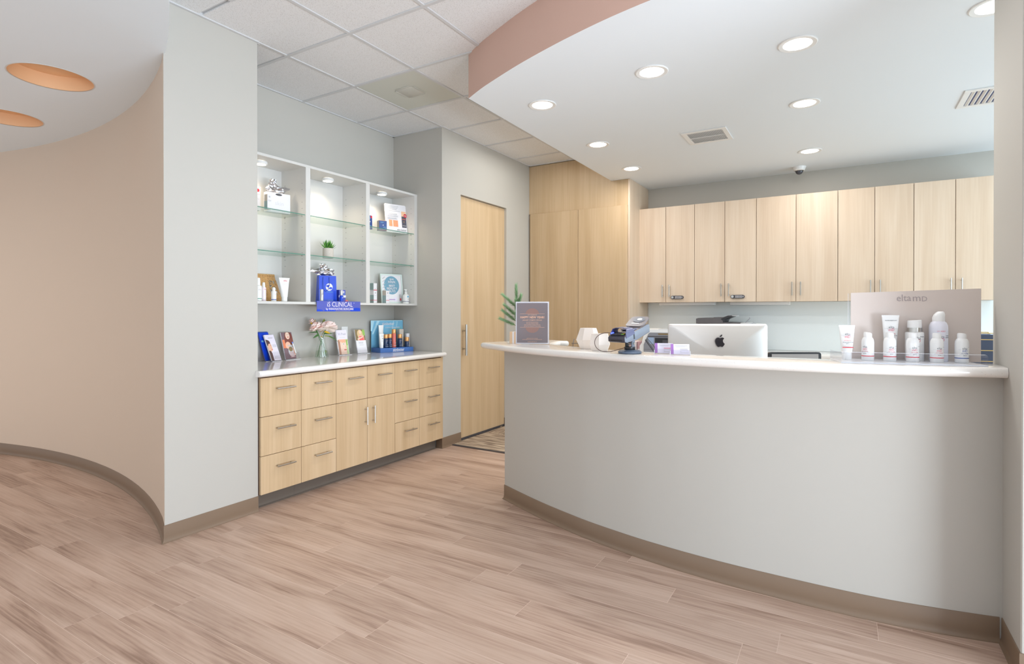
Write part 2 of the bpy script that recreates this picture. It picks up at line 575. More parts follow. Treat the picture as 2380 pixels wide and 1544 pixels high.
def base_run(name, pts, side, h=0.100, m=BASEM, t=0.004, toe=0.014):
    """rubber cove base swept along a path; side=+1 puts it on the left of travel"""
    P = [Vector(p) for p in pts]; prof = [(0, 0), (toe, 0), (toe, 0.003), (toe * 0.62, 0.007), (t * 1.3, 0.018), (t, 0.032), (t, h - 0.002), (t * 0.5, h), (0, h)]
    g = G(); rings = []
    for i, p in enumerate(P):
        d1 = (p - P[i - 1]).normalized() if i else (P[1] - p).normalized()
        d2 = (P[i + 1] - p).normalized() if i < len(P) - 1 else d1
        n1 = Vector((-d1.y, d1.x)) * side; n2 = Vector((-d2.y, d2.x)) * side
        nn = (n1 + n2).normalized(); k = 1 / max(0.4, nn.dot(n1))
        rings.append([g.bm.verts.new((p.x + nn.x * u * k, p.y + nn.y * u * k, v)) for u, v in prof])
    for a, b in zip(rings, rings[1:]):
        for k in range(len(prof) - 1): g._set([g.bm.faces.new((a[k], a[k + 1], b[k + 1], b[k]))], m)
    return struct(g.obj(name, smooth=50))


wb = list(reversed(wa)) + [(XW, 2.26)]
base_run('baseboard_left', wb, -1)
base_run('baseboard_corridor', [(-3.38, 4.205), (XW, 4.205), (XW, 4.507)], -1)
base_run('baseboard_passage', [(XW, 5.383), (XW, 5.90)], -1)
base_run('baseboard_counter', [(-2.0, 3.50)] + cws[:-1], -1)
base_run('baseboard_right', [(0.54, 2.885), (0.54, 2.622), (1.6, 2.622)], -1)

# ---------------------------------------------------------------- structure: ceiling, tiles, grid
ce = struct(G().box(-10.5, 4.2, -4.6, 7.2, CE + 0.02, CE + 0.14, TBAR).obj('ceiling', smooth=0))
TP = 0.61
tx = [XW + TP * k for k in range(-1, 7)]
ty = [2.49 + 0.6115 * k for k in range(-6, 7)]
tile = G().box(-0.294, 0.294, -0.2945, 0.2945, 0.0, 0.014, TILE, 0.003, 1).mesh('ceiling_tile', 0)
for i in range(len(tx) - 1):
    for j in range(len(ty) - 1):
        xc, yc = (tx[i] + tx[i + 1]) / 2, (ty[j] + ty[j + 1]) / 2
        if xc < XW and (yc < 2.0 or yc > 4.3): continue
        if xc > -2.0 and yc > 3.3: continue
        if xc > -0.9 and yc > 2.9: continue
        if i == 1 and j == 7: continue          # the exhaust panel lies here
        o = bpy.data.objects.new('ceiling_tile', tile); COL.objects.link(o); o.parent = ce; o.location = (xc, yc, CE + 0.006)
for x in tx[1:-1]:
    y1 = 5.905 if x < -2.2 else (3.2 if x < -1.6 else 2.85)
    ys = 1.3 if x < -3 else ty[0]
    G().box(x - 0.012, x + 0.012, ys, y1, CE, CE + 0.02, TBAR, 0.001, 1).obj('ceiling_runner', ce)
for y in ty[1:]:
    x0 = XB if 2.3 < y < 4.2 else (XW if y > 2 else -3.0)
    x1 = -2.2 if y > 3.2 else 0.3
    G().box(x0, x1, y - 0.012, y + 0.012, CE - 0.0004, CE + 0.02, TBAR, 0.001, 1).obj('ceiling_cross_tee', ce)
ang = G()
for x0, x1, y0_, y1 in ((XB, XB + 0.018, 2.26, 4.205), (XB, XW, 4.187, 4.205), (XB, XW, 2.26, 2.278), (XW, XW + 0.018, 1.4, 2.26), (XW, XW + 0.018, 4.205, 5.905), (XW, -2.24, 5.887, 5.905)):
    ang.box(x0, x1, y0_, y1, CE - 0.002, CE + 0.02, TBAR)
ang.obj('wall_angle', ce, smooth=0)

# waiting room soffit: a round drop with ring of coloured coffers
holes = []
for k in range(1, 4):
    an = math.degrees(math.atan2(1.452 - CY, -4.277 - CX)) + (k - 1) * 13.3
    holes.append((CX + 5.085 * math.cos(R(an)), CY + 5.085 * math.sin(R(an)), 0.213))
sg = G()
outer = [p for p in arc(-8, 150, 130, CR + 0.004)]
outer = [p for p in outer] + [(-10.4, -0.6), (-10.4, -4.4), (0.0, -4.4)]
ov = [sg.bm.verts.new((x, y, ZS)) for x, y in outer]; tv = [sg.bm.verts.new((x, y, CE + 0.02)) for x, y in outer]
edges = [sg.bm.edges.new((ov[k], ov[(k + 1) % len(ov)])) for k in range(len(ov))]
rim = []
for hx, hy, hr in holes:
    hv = [sg.bm.verts.new((hx + hr * math.cos(2 * math.pi * k / 48), hy + hr * math.sin(2 * math.pi * k / 48), ZS)) for k in range(48)]
    edges += [sg.bm.edges.new((hv[k], hv[(k + 1) % 48])) for k in range(48)]
    rim.append(hv)
r = bmesh.ops.triangle_fill(sg.bm, use_beauty=True, edges=edges)
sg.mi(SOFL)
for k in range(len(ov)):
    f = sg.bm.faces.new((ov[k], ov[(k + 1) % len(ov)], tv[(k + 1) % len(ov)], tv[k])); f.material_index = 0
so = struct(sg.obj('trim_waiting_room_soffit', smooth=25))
for (hx, hy, hr), _ in zip(holes, rim):
    g = G().lathe([(hr, 0), (hr, 0.09)], ORANGE, 48, (hx, hy, ZS), capb=False, capt=True)
    g.obj('coffer', so)
    G().lathe([(hr - 0.001, -0.0015), (hr + 0.006, -0.0015), (hr + 0.006, 0.0), (hr - 0.001, 0.0)], WHITE, 48, (hx, hy, ZS), capb=False, capt=False).obj('coffer_rim', so)

# reception soffit with salmon front
sf = [(-2.223, 3.118), (-2.06, 3.025), (-1.895, 2.945), (-1.679, 2.848), (-1.496, 2.776), (-1.332, 2.717), (-1.185, 2.670), (-1.050, 2.631), (-0.927, 2.601), (-0.80, 2.575), (-0.62, 2.545), (-0.40, 2.523), (-0.15, 2.515), (0.12, 2.528), (0.36, 2.565), (0.6, 2.622)]
sfs = spline(sf, 4)
poly = sfs + [(4.0, 2.622), (4.0, 6.6), (-2.262, 6.6)]
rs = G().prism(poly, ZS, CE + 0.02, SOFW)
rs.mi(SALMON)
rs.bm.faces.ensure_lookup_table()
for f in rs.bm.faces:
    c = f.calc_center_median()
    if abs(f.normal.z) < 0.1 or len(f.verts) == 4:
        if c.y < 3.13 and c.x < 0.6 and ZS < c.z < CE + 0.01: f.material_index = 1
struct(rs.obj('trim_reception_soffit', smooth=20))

# shop front behind the camera: posts and rails of the glazing
sh = G()
for k in range(7): sh.box(-9.6 + k * 1.9, -9.54 + k * 1.9, -4.55, -4.45, 0, ZS, ALU)
sh.box(-10.4, 4.0, -4.55, -4.45, 0, 0.2, ALU).box(-10.4, 4.0, -4.55, -4.45, 2.6, ZS, ALU)
struct(sh.obj('window_1', smooth=0))

# ---------------------------------------------------------------- sliding door
dr = struct(G().box(-3.385, -3.338, 4.46, 5.40, 0.026, 2.485, WOODL, 0.002, 1).obj('door_1'))
h = G().tube([(-3.292, 4.578, 0.866), (-3.292, 4.578, 1.182)], 0.0125, STEEL, 14)
for z in (0.935, 1.118): h.tube([(-3.338, 4.578, z), (-3.29, 4.578, z)], 0.007, STEEL, 10)
h.obj('handle', dr)
G().box(-3.384, -3.334, 4.50, 5.383, 0.004, 0.028, CHARC).box(-3.37, -3.325, 5.28, 5.32, 0.004, 0.02, STEEL).obj('floor_guide', dr)
G().box(-3.336, -3.312, 5.376, 5.383, 0.0, 0.10, BASEM).obj('jamb_base', dr)

# ---------------------------------------------------------------- left base cabinets and worktop
DX = -3.292           # drawer face
cy = [2.268, 2.586, 2.900, 3.217, 3.536, 3.856, 4.178]
zr = [0.102, 0.357, 0.617, 0.876]


def bar_h(g, p0, p1, out, r=0.0058):
    """bar pull between two points with two posts going back along -out"""
    a, b = Vector(p0), Vector(p1); d = (b - a)
    g.tube([a, b], r, STEEL, 10)
    for t in (0.14, 0.86):
        q = a + d * t; g.tube([q, q - Vector(out)], r * 0.72, STEEL, 8)
    return g


def front(name, y0, y1, z0, z1, par, hy=None, hz=None, vert=False):
    f = G().box(DX - 0.019, DX, y0 + 0.0016, y1 - 0.0016, z0 + 0.0016, z1 - 0.0016, WOODL, 0.0012, 1).obj(name, par)
    g = G()
    if vert: bar_h(g, (DX + 0.032, hy, hz), (DX + 0.032, hy, hz + 0.14), (0.034, 0, 0))
    else: bar_h(g, (DX + 0.032, hy - 0.073, hz), (DX + 0.032, hy + 0.073, hz), (0.034, 0, 0))
    g.obj('handle', f)
    return f


def carcase(y0, y1, label):
    t = thing('drawer_cabinet', label, 'cabinet', (0, 0, 0), group='base cabinets under the wall worktop')
    G().box(XB + 0.002, DX - 0.022, y0 + 0.0004, y1 - 0.0004, 0.1, 0.884, DARK).obj('body', t, smooth=0)
    tk = G().box(XB + 0.002, -3.372, y0 + 0.0004, y1 - 0.0004, 0, 0.0995, TOEM)
    tk.prism([(-3.372, 0), (-3.358, 0), (-3.358, 0.004), (-3.366, 0.010), (-3.372, 0.024)], y0 + 0.0004, y1 - 0.0004, TOEM, 'xz')
    tk.obj('toe_kick', t, smooth=0)
    return t


names = ['maple cabinet of three drawers next to the white column', 'second three-drawer maple cabinet from the white column', None, None, 'three-drawer maple cabinet right of the double-door cabinet', 'maple cabinet of three drawers at the corridor end of the worktop']
for k in (0, 1, 4, 5):
    t = carcase(cy[k], cy[k + 1], names[k])
    for j in range(3): front('drawer', cy[k], cy[k + 1], zr[j], zr[j + 1], t, (cy[k] + cy[k + 1]) / 2 + 0.018, zr[j] + 0.170 + (0.01 if j == 2 else 0.002))
t = carcase(cy[2], cy[4], 'middle maple cabinet with two drawers over a pair of tall doors')
t.name = 'door_cabinet'
for k in (2, 3): front('drawer', cy[k], cy[k + 1], zr[2], zr[3], t, (cy[k] + cy[k + 1]) / 2 + 0.018, zr[2] + 0.178)
front('door', cy[2], cy[3], zr[0], zr[2], t, cy[3] - 0.026, 0.412, True)
front('door', cy[3], cy[4], zr[0], zr[2], t, cy[3] + 0.056, 0.412, True)
# filler strip at the right end
G().box(XB + 0.002, -3.300, cy[6] + 0.0004, 4.2045, 0.1, 0.884, WOODL).obj('filler_strip', t, smooth=0)


def nose_slab(g, poly_fn, z0, z1, m, n=8):
    """slab with a full round nose; poly_fn(d) gives its outline pulled in by d"""
    hh = (z1 - z0) / 2; zc = (z0 + z1) / 2; rings = []
    for k in range(n + 1):
        a = -90 + 180 * k / n
        P = poly_fn(hh * (1 - math.cos(R(a)))); rings.append([g.bm.verts.new((x, y, zc + hh * math.sin(R(a)))) for x, y in P])
    N = len(rings[0]); fs = []
    for a, b in zip(rings, rings[1:]):
        for k in range(N): fs.append(g.bm.faces.new((a[k], a[(k + 1) % N], b[(k + 1) % N], b[k])))
    fs.append(g.bm.faces.new(list(reversed(rings[0])))); fs.append(g.bm.faces.new(rings[-1]))
    g._set(fs, m)
    return g


wt = nose_slab(G(), lambda d: [(XB + 0.001, 2.262), (-3.309, 2.262), (-3.309, 2.242), (-3.262 - d * 1.4, 2.242), (-3.254 - d, 2.25), (-3.254 - d, 4.20), (-3.262 - d * 1.4, 4.216), (-3.308, 4.216), (-3.308, 4.203), (XB + 0.001, 4.203)], 0.885, 0.925, TOPM).obj('worktop', smooth=40)
tag(wt, 'long white stone worktop on the maple base cabinets', 'worktop')

# ---------------------------------------------------------------- white display unit
FX, BKX = -3.620, -3.928
dc = thing('display_cabinet', 'white open display cabinet with glass shelves on the recess wall', 'cabinet', (0, 0, 0))
ya, yb, za, zb = 2.276, 4.209, 1.372, 2.466
div = [(2.276, 2.298), (2.889, 2.932), (3.526, 3.570), (4.167, 4.209)]
G().box(BKX, BKX + 0.012, ya, yb, za, zb, WHITE).obj('back_panel', dc, smooth=0)
G().box(BKX + 0.012, FX, ya, yb, 2.446, zb, WHITE, 0.001, 1).obj('top_panel', dc, smooth=0)
G().box(BKX + 0.012, FX, ya, yb, za, 1.391, WHITE, 0.001, 1).obj('bottom_panel', dc, smooth=0)
for i, (a, b) in enumerate(div):
    p = G().box(BKX + 0.012, FX - 0.0006, a, b, 1.391, 2.446, WHITE).obj('side_panel' if i in (0, 3) else 'divider', dc, smooth=0)
    if i:
        g = G()
        for xx in (BKX + 0.055, FX - 0.045):
            for k in range(17):
                z = 1.53 + k * 0.0497
                if k % 6 in (2,): continue
                g.lathe([(0.0028, 0), (0.0028, 0.0008)], CHARC, 6)
                g.bm.verts.ensure_lookup_table()
                M = Matrix.Translation((xx, a - 0.0009, z)) @ Matrix.Rotation(R(-90), 4, 'X')
                bmesh.ops.transform(g.bm, matrix=M, verts=g.bm.verts[-12:])
        o = g.obj('peg_hole', p, smooth=0); o['kind'] = 'stuff'
for a, b in ((div[0][1], div[1][0]), (div[1][1], div[2][0]), (div[2][1], div[3][0])):
    for zt in (2.076, 1.764):
        g = G().box(BKX + 0.016, -3.628, a + 0.003, b - 0.003, zt - 0.0062, zt, GLASS)
        g.box(-3.6278, -3.6262, a + 0.003, b - 0.003, zt - 0.0062, zt, GEDGE)
        s_ = g.obj('glass_shelf', dc, smooth=0)
        g = G()
        for yy in (a + 0.006, b - 0.006):
            for xx in (BKX + 0.055, FX - 0.045): g.box(xx - 0.003, xx + 0.003, yy - 0.006, yy + 0.006, zt - 0.0115, zt - 0.0064, STEEL)
        g.obj('shelf_pin', s_, smooth=0, kind='stuff')
for (yc, lab) in ((2.60, 'lit puck light at top of the left display bay'), (3.233, 'lit puck light at top of the middle display bay'), (3.874, 'lit puck light at top of the right display bay')):
    t = thing('puck_light', lab, 'lamp', (-3.77, yc, 2.446), group='puck lights in the display cabinet')
    G().lathe([(0.041, -0.001), (0.048, -0.002), (0.050, -0.006), (0.050, -0.021), (0.047, -0.025), (0.039, -0.025), (0.039, -0.018)], WHITEP, 32, capb=False, capt=False).obj('housing', t)
    G().lathe([(0.039, -0.0235), (0.001, -0.0235)], PUCKL, 32, capb=False, capt=True).obj('lens', t)
    d = bpy.data.lights.new('puck_glow', 'SPOT'); d.energy = 9; d.color = (1.0, 0.84, 0.64); d.spot_size = R(140); d.spot_blend = 0.9; d.shadow_soft_size = 0.035
    l = bpy.data.objects.new('puck_glow', d); COL.objects.link(l); l.parent = t; l.location = (0, 0, -0.03)


# --- goods in the display (things face -y in their own frame; rotz 90 turns them to the room)
def carton(name, label, loc, rotz, w, dpt, h, m, side=None, group=None, bev=0.0012):
    t = thing(name, label, 'box', loc, rotz, group=group)
    g = G().box(-w / 2, w / 2, 0, dpt, 0, h, m, bev, 1)
    if side:
        i = g.mi(side)
        for f in g.bm.faces:
            if abs(f.normal.x) > 0.9: f.material_index = i
    g.obj('carton', t, smooth=0)
    return t


def crumple(name, parent, c, s, seed, spikes=()):
    rnd = random.Random(seed); g = G()
    r = bmesh.ops.create_icosphere(g.bm, subdivisions=3, radius=1.0)
    for v in r['verts']:
        k = 0.66 + 0.5 * rnd.random()
        for sd, am in spikes:
            d = Vector(sd).normalized().dot(v.co.normalized())
            if d > 0.86: k += am * (d - 0.86) / 0.14
        v.co = Vector((v.co.x * k * s[0], v.co.y * k * s[1], v.co.z * k * s[2])) + Vector(c)
    g._set(g.bm.faces[:], FOIL)
    return g.obj(name, parent, smooth=0)


# left bay, upper shelf
t = carton('skincare_carton', 'tall white carton with a red round sticker on the left upper glass shelf', (-3.78, 2.565, 2.0765), 88, 0.085, 0.05, 0.178, PAPER, group='skincare cartons in the display')
art(t, 'sticker', [(ell(0.020, 0.150, 0.0125, 0.0125), RED), (rect(-0.03, 0.036, 0.120, 0.1212), PINKT), (rect(0.0, 0.03, 0.09, 0.0912), LTGREYT), (rect(0.0, 0.03, 0.082, 0.0832), LTGREYT), (rect(-0.01, 0.012, 0.02, 0.025), RED)], 0)
t = carton('serum_carton', 'small beige and sage carton in front of the white gift bag', (-3.675, 2.608, 2.0765), 92, 0.036, 0.036, 0.112, BEIGEC, group='skincare cartons in the display')
art(t, 'print', [(rect(-0.018, 0.018, 0.0, 0.112), PAPER), (rect(-0.006, 0.006, 0.088, 0.100), LTGREYT), (rect(-0.012, 0.014, 0.066, 0.068), GREYT), (rect(-0.012, 0.014, 0.058, 0.0595), LTGREYT)], 0)
g = G().box(-0.0184, -0.0180, 0.0, 0.036, 0.0, 0.062, SAGE).obj('sage_band', t, smooth=0)
t = thing('gift_bag', 'white paper gift bag with silver foil on the left upper glass shelf', 'bag', (-3.74, 2.735, 2.0765), 80)
G().box(-0.092, 0.092, 0, 0.055, 0, 0.150, PAPER, 0.001, 1).obj('bag_body', t, smooth=0)
art(t, 'handle_slot', [(ell(0.0, 0.138, 0.026, 0.0085), CHARC)], 0)
txt(t, 'skin', 0.045, (0.005, -0.0006, 0.07), pm('embossed_paper', (216, 215, 219), 0.5))
crumple('foil', t, (-0.012, 0.028, 0.178), (0.078, 0.022, 0.036), 3, (((-0.25, 0, 1), 0.9), ((1, 0, 0.45), 0.55)))
crumple('foil', t, (-0.032, 0.028, 0.235), (0.030, 0.016, 0.026), 11)

# left bay, bottom
t = thing('woven_tray', 'woven rattan tray leaning on the back of the left display bay', 'tray', (-3.828, 2.715, 1.393), 90, 16)
g = G()
for z in [0.008 + 0.0088 * k for k in range(24)]:
    if 0.055 < z < 0.17: 
        segs = [(-0.118, 0.025), (0.098, 0.118)]
    else: segs = [(-0.118, 0.118)]
    for a, b in segs:
        n = max(2, int((b - a) / 0.012)); tap = 0.035 * z / 0.22
        b2 = b - tap if b > 0.1 else b
        a2 = a if b < 0.1 or a < 0 else a - tap
        g.tube([(a2 + (b2 - a2) * k / n, 0.003 * (1 if k % 2 else -1), z + 0.0012 * math.sin(k * 2.1 + z * 90)) for k in range(n + 1)], 0.0043, RATTAN, 5)
for x in [-0.11, -0.082, -0.054, -0.026, 0.0, 0.022]:
    g.tube([(x, 0.004, 0.0), (x * 0.95, 0.004, 0.214)], 0.0032, RATTAN, 5)
for a, b in (((0.03, 0.06), (0.088, 0.10)), ((0.088, 0.06), (0.03, 0.11)), ((0.03, 0.11), (0.085, 0.16)), ((0.085, 0.11), (0.03, 0.165)), ((0.03, 0.14), (0.082, 0.135)), ((0.06, 0.05), (0.055, 0.17))):
    g.tube([(a[0], 0.0, a[1]), (b[0], 0.0, b[1])], 0.0042, RATTAN, 5)
for k in range(19): g.tube([(-0.116 + 0.0108 * k, -0.006, 0.208), (-0.112 + 0.0108 * k, 0.0, 0.222), (-0.108 + 0.0108 * k, 0.008, 0.210)], 0.0045, RATTAN, 5)
g.obj('weave', t)


def pump_bottle(name, label, loc, rotz, r, hb, ht, band, group=None, cat='bottle', nozzle=True, mat=None):
    t = thing(name, label, cat, loc, rotz, group=group); mt = mat or WHITEP
    G().lathe([(r * 0.94, 0), (r, 0.002), (r, hb - r * 0.55), (r * 0.9, hb - r * 0.2), (r * 0.55, hb)], mt, 24).obj('bottle_body', t)
    cap = G().lathe([(r * 0.62, hb - 0.001), (r * 0.62, hb + (ht - hb) * 0.45), (r * 0.55, hb + (ht - hb) * 0.9), (r * 0.4, ht)], WHITEP, 20)
    cap.obj('cap', t)
    if band: G().lathe([(r * 1.006, hb * 0.13), (r * 1.006, hb * 0.13 + 0.006)], band, 24, capb=False, capt=False).obj('band', t)
    return t


bg_ = 'bottles at the foot of the display'
t = pump_bottle('airless_bottle', 'tall white bottle with a green band before the rattan tray', (-3.70, 2.530, 1.3915), 85, 0.026, 0.118, 0.172, TEAL, bg_)
txt(t, 'elta', 0.016, (0.0, -0.0262, 0.085), LTGREYT, wrap=0.026)
t = pump_bottle('airless_bottle', 'slim white bottle with pale pink lettering before the rattan tray', (-3.735, 2.600, 1.3915), 85, 0.017, 0.108, 0.142, None, bg_, mat=pm('blush_plastic', (236, 224, 232), 0.35))
txt(t, 'elta', 0.012, (0.003, -0.0172, 0.09), PINKT, wrap=0.017)
t = pump_bottle('airless_bottle', 'short white bottle with a blue band before the rattan tray', (-3.695, 2.657, 1.3915), 85, 0.0185, 0.080, 0.106, DKBLUE, bg_)
txt(t, 'elta', 0.012, (0.0, -0.0187, 0.055), LTGREYT, wrap=0.0185)


def tube_bottle(name, label, loc, rotz, w, h, capr, caph, group=None, lean=0.0, mat=None):
    """squeeze tube standing on its cap: round below, flat crimp above"""
    t = thing(name, label, 'tube', loc, rotz, lean, group); g = G(); mt = mat or WHITEP
    n = 24; rings = []
    for k in range(9):
        u = k / 8; z = caph + u * (h - caph)
        rx = capr * 1.08 + (w / 2 - capr * 1.08) * u ** 0.9; ry = capr * 1.08 * (1 - u) ** 0.75 + 0.0012
        rings.append([g.bm.verts.new((rx * math.cos(2 * math.pi * q / n), ry * math.sin(2 * math.pi * q / n), z)) for q in range(n)])
    for a, b in zip(rings, rings[1:]):
        for q in range(n): g.bm.faces.new((a[q], a[(q + 1) % n], b[(q + 1) % n], b[q]))
    g.bm.faces.new(list(reversed(rings[0]))); g.bm.faces.new(rings[-1]); g._set(g.bm.faces[:], mt)
    g.obj('tube_body', t)
    G().box(-w / 2, w / 2, -0.0013, 0.0013, h - 0.008, h, mt).obj('crimp', t, smooth=0)
    G().lathe([(capr * 0.96, 0), (capr, 0.002), (capr, caph - 0.002), (capr * 0.96, caph)], WHITEP, 24).obj('cap', t)
    return t


t = tube_bottle('cream_tube', 'wide white squeeze tube standing on its cap right of the rattan tray', (-3.69, 2.745, 1.3915), 82, 0.086, 0.182, 0.0215, 0.034)
txt(t, 'elta', 0.02, (0.004, -0.0085, 0.160), PINKT)
art(t, 'small_print', [(rect(-0.022, 0.028, 0.142, 0.1433), LTGREYT), (rect(-0.022, 0.026, 0.133, 0.1343), LTGREYT), (rect(-0.018, 0.02, 0.12, 0.1213), LTGREYT)], -0.0115)

# middle bay: succulent
t = thing('plant_pot', 'speckled stone pot on the middle glass shelf', 'pot', (-3.745, 3.213, 1.7645), 90)
G().lathe([(0.042, 0), (0.044, 0.002), (0.044, 0.083), (0.040, 0.084), (0.040, 0.072)], STONE, 28, capt=True).obj('pot_wall', t)
t = thing('succulent', 'spiky green succulent in the speckled pot on a glass shelf', 'plant', (-3.745, 3.213, 1.8365), 90)
for cx_, n_, sd in ((-0.020, 30, 1), (0.020, 34, 2)):
    rnd = random.Random(sd); g = G()
    for k in range(n_):
        az = k * 2.4; el = 0.25 + 1.2 * (k / n_) ** 0.8; L = 0.052 + 0.020 * rnd.random()
        d = Vector((math.cos(az) * math.cos(el), math.sin(az) * math.cos(el), math.sin(el)))
        s_ = d.cross(Vector((0, 0, 1))).normalized() * 0.0052; b0 = Vector((cx_, 0, 0.002)) + d * 0.006
        mid = b0 + d * L * 0.5 + Vector((0, 0, 0.004)); tip = b0 + d * L + Vector((0, 0, 0.012))
        vs = [g.bm.verts.new(p) for p in (b0 - s_, b0 + s_, mid + s_, mid - s_, tip)]
        mm = GREENB if rnd.random() < 0.65 else GREENL
        g._set([g.bm.faces.new((vs[0], vs[1], vs[2], vs[3])), g.bm.faces.new((vs[3], vs[2], vs[4]))], mm)
    g.obj('leaf_rosette', t, smooth=60)

# middle bay bottom: blue bag
t = thing('gift_bag', 'glossy royal blue gift bag with silver foil in the middle display bay', 'bag', (-3.74, 3.207, 1.3915), 72)
g = G(); 
v = [(-0.078, 0, 0), (0.078, 0, 0), (0.078, 0.07, 0), (-0.078, 0.07, 0), (-0.074, 0.006, 0.226), (0.074, 0.006, 0.226), (0.074, 0.05, 0.226), (-0.074, 0.05, 0.226)]
vs = [g.bm.verts.new(p) for p in v]
for f in ((0, 1, 5, 4), (1, 2, 6, 5), (2, 3, 7, 6), (3, 0, 4, 7), (3, 2, 1, 0), (4, 5, 6, 7)): g.bm.faces.new([vs[k] for k in f])
g._set(g.bm.faces[:], BLUE); g.obj('bag_body', t, smooth=0)
g = G(); g.tube([(-0.040, 0.003, 0.215), (-0.045, -0.004, 0.16), (-0.042, -0.006, 0.11), (-0.022, -0.007, 0.092), (0.002, -0.006, 0.11), (0.012, -0.004, 0.16), (0.012, 0.003, 0.215)], 0.0016, NAVYB, 6)
g.obj('cord_handle', t)
art(t, 'emblem', [(ell(0.012, 0.13, 0.030, 0.032), PAPER), (ell(0.003, 0.138, 0.018, 0.010), BLUE), (ell(0.022, 0.121, 0.017, 0.010), BLUE), ([(-0.014, 0.112), (-0.006, 0.106), (0.038, 0.146), (0.030, 0.154)], PAPER)], 0.0025)
txt(t, 'CLINICAL', 0.013, (0.016, 0.0005, 0.088), SKY)
txt(t, 'SKINCARE', 0.010, (0.02, 0.0, 0.018), SKY)
crumple('foil', t, (-0.012, 0.028, 0.258), (0.082, 0.024, 0.034), 5, (((-1, 0, 0.1), 0.45),))
crumple('foil', t, (-0.028, 0.028, 0.305), (0.036, 0.018, 0.024), 8)
t = thing('serum_tube', 'slim silver tube standing before the blue gift bag', 'tube', (-3.648, 3.064, 1.3915), 90)
G().lathe([(0.0135, 0), (0.0145, 0.002), (0.0145, 0.060), (0.0140, 0.061), (0.0145, 0.062), (0.0145, 0.102), (0.0130, 0.104)], pm('satin_silver', (205, 206, 210), 0.3, 0.6), 22).obj('tube_body', t)
t = carton('serum_carton', 'blue and white carton right of the blue gift bag', (-3.725, 3.350, 1.3915), 90, 0.070, 0.045, 0.110, BLUEV, group='skincare cartons in the display')
art(t, 'print', [(rect(-0.039, 0.039, 0.045, 0.063), PAPER), (ell(0.014, 0.092, 0.0085, 0.0095), PAPER), (ell(0.013, 0.093, 0.005, 0.003), BLUEV), (rect(0.003, 0.028, 0.074, 0.078), SKY), (rect(0.0, 0.012, 0.048, 0.060), GRNPR)], 0)
t = thing('serum_bottle', 'small blue bottle with silver cap before the blue and white carton', 'bottle', (-3.652, 3.273, 1.3915), 90)
G().lathe([(0.014, 0), (0.0155, 0.002), (0.0155, 0.054), (0.0140, 0.058)], BLUE, 22).obj('bottle_body', t)
G().lathe([(0.0120, 0.058), (0.0130, 0.060), (0.0130, 0.102), (0.0120, 0.104)], pm('satin_silver', (205, 206, 210), 0.3, 0.6), 22).obj('cap', t)
txt(t, 'iS', 0.016, (0.0, -0.0157, 0.040), PAPER, wrap=0.0155)
t = thing('shelf_sign', 'violet-blue sign plate hung on the lower edge of the display cabinet', 'sign', (-3.602, 3.209, 1.316), 90)
G().box(-0.231, 0.231, 0, 0.0035, 0, 0.0835, BLUEV, 0.0006, 1).box(-0.231, 0.231, 0.0035, 0.017, 0.079, 0.0835, BLUEV).obj('plate', t, smooth=0)
art(t, 'wave_print', [(clip(ell(-0.10, 0.0, 0.06, 0.022), -0.23, 0.23, 0, 0.08), BLUE), (clip(ell(-0.215, 0.0, 0.05, 0.016), -0.23, 0.23, 0, 0.08), BLUE), (clip(ell(0.19, 0.0, 0.075, 0.030), -0.23, 0.23, 0, 0.08), BLUE)], 0)
txt(t, 'iS CLINICAL', 0.056, (0.005, -0.001, 0.056), LILAC, sx=0.92)
txt(t, 'by INNOVATIVE SKINCARE', 0.024, (0.005, -0.001, 0.019), LILAC, bold=0.0003, sx=1.02)
art(t, 'registered_mark', [(ell(0.158, 0.070, 0.003, 0.003), LILAC)], 0)
t = thing('blotter_clip', 'small coral pink clip on top of the violet-blue sign', 'clip', (-3.603, 3.292, 1.3997), 90)
G().box(-0.017, 0.017, 0.0005, 0.012, 0, 0.005, CORAL, 0.001, 1).box(-0.009, 0.009, 0.003, 0.009, 0.005, 0.012, CORAL, 0.001, 1).obj('clip_body', t)

# right bay, upper shelf
t = carton('serum_carton', 'tall navy carton with a red corner next to the divider', (-3.76, 3.700, 2.0765), 95, 0.088, 0.04, 0.128, NAVYB, group='skincare cartons in the display')
art(t, 'print', [(rect(0.02, 0.042, 0.103, 0.124), RED), (rect(-0.01, 0.015, 0.105, 0.109), SKY), (rect(-0.01, 0.02, 0.096, 0.100), SKY), (ell(0.012, 0.068, 0.005, 0.005), PAPER), (rect(0.0, 0.03, 0.03, 0.034), SKY), (rect(0.012, 0.03, 0.022, 0.025), SKY)], 0)
t = carton('cream_carton', 'small square navy carton before the white product poster', (-3.715, 3.832, 2.0765), 64, 0.075, 0.06, 0.092, NAVYB, BEIGEC, group='skincare cartons in the display')
art(t, 'print', [(rect(-0.026, 0.008, 0.076, 0.0785), SKY), (rect(-0.024, 0.004, 0.070, 0.0725), SKY), (ell(0.002, 0.048, 0.0048, 0.0048), PAPER), (rect(0.0, 0.03, 0.028, 0.032), SKY), (rect(0.018, 0.03, 0.018, 0.021), SKY), (rect(-0.0375, 0.0375, 0.0, 0.004), CORAL), (rect(-0.0375, 0.0375, 0.0895, 0.092), GOLD)], 0)
t = thing('product_poster', 'white acrylic product poster on the right upper glass shelf', 'poster', (-3.735, 4.046, 2.0785), 72, 8)
G().prism(rrect(-0.118, 0.114, 0.0, 0.285, 0.014), 0, 0.004, PAPER, 'xz').obj('panel', t, smooth=0)
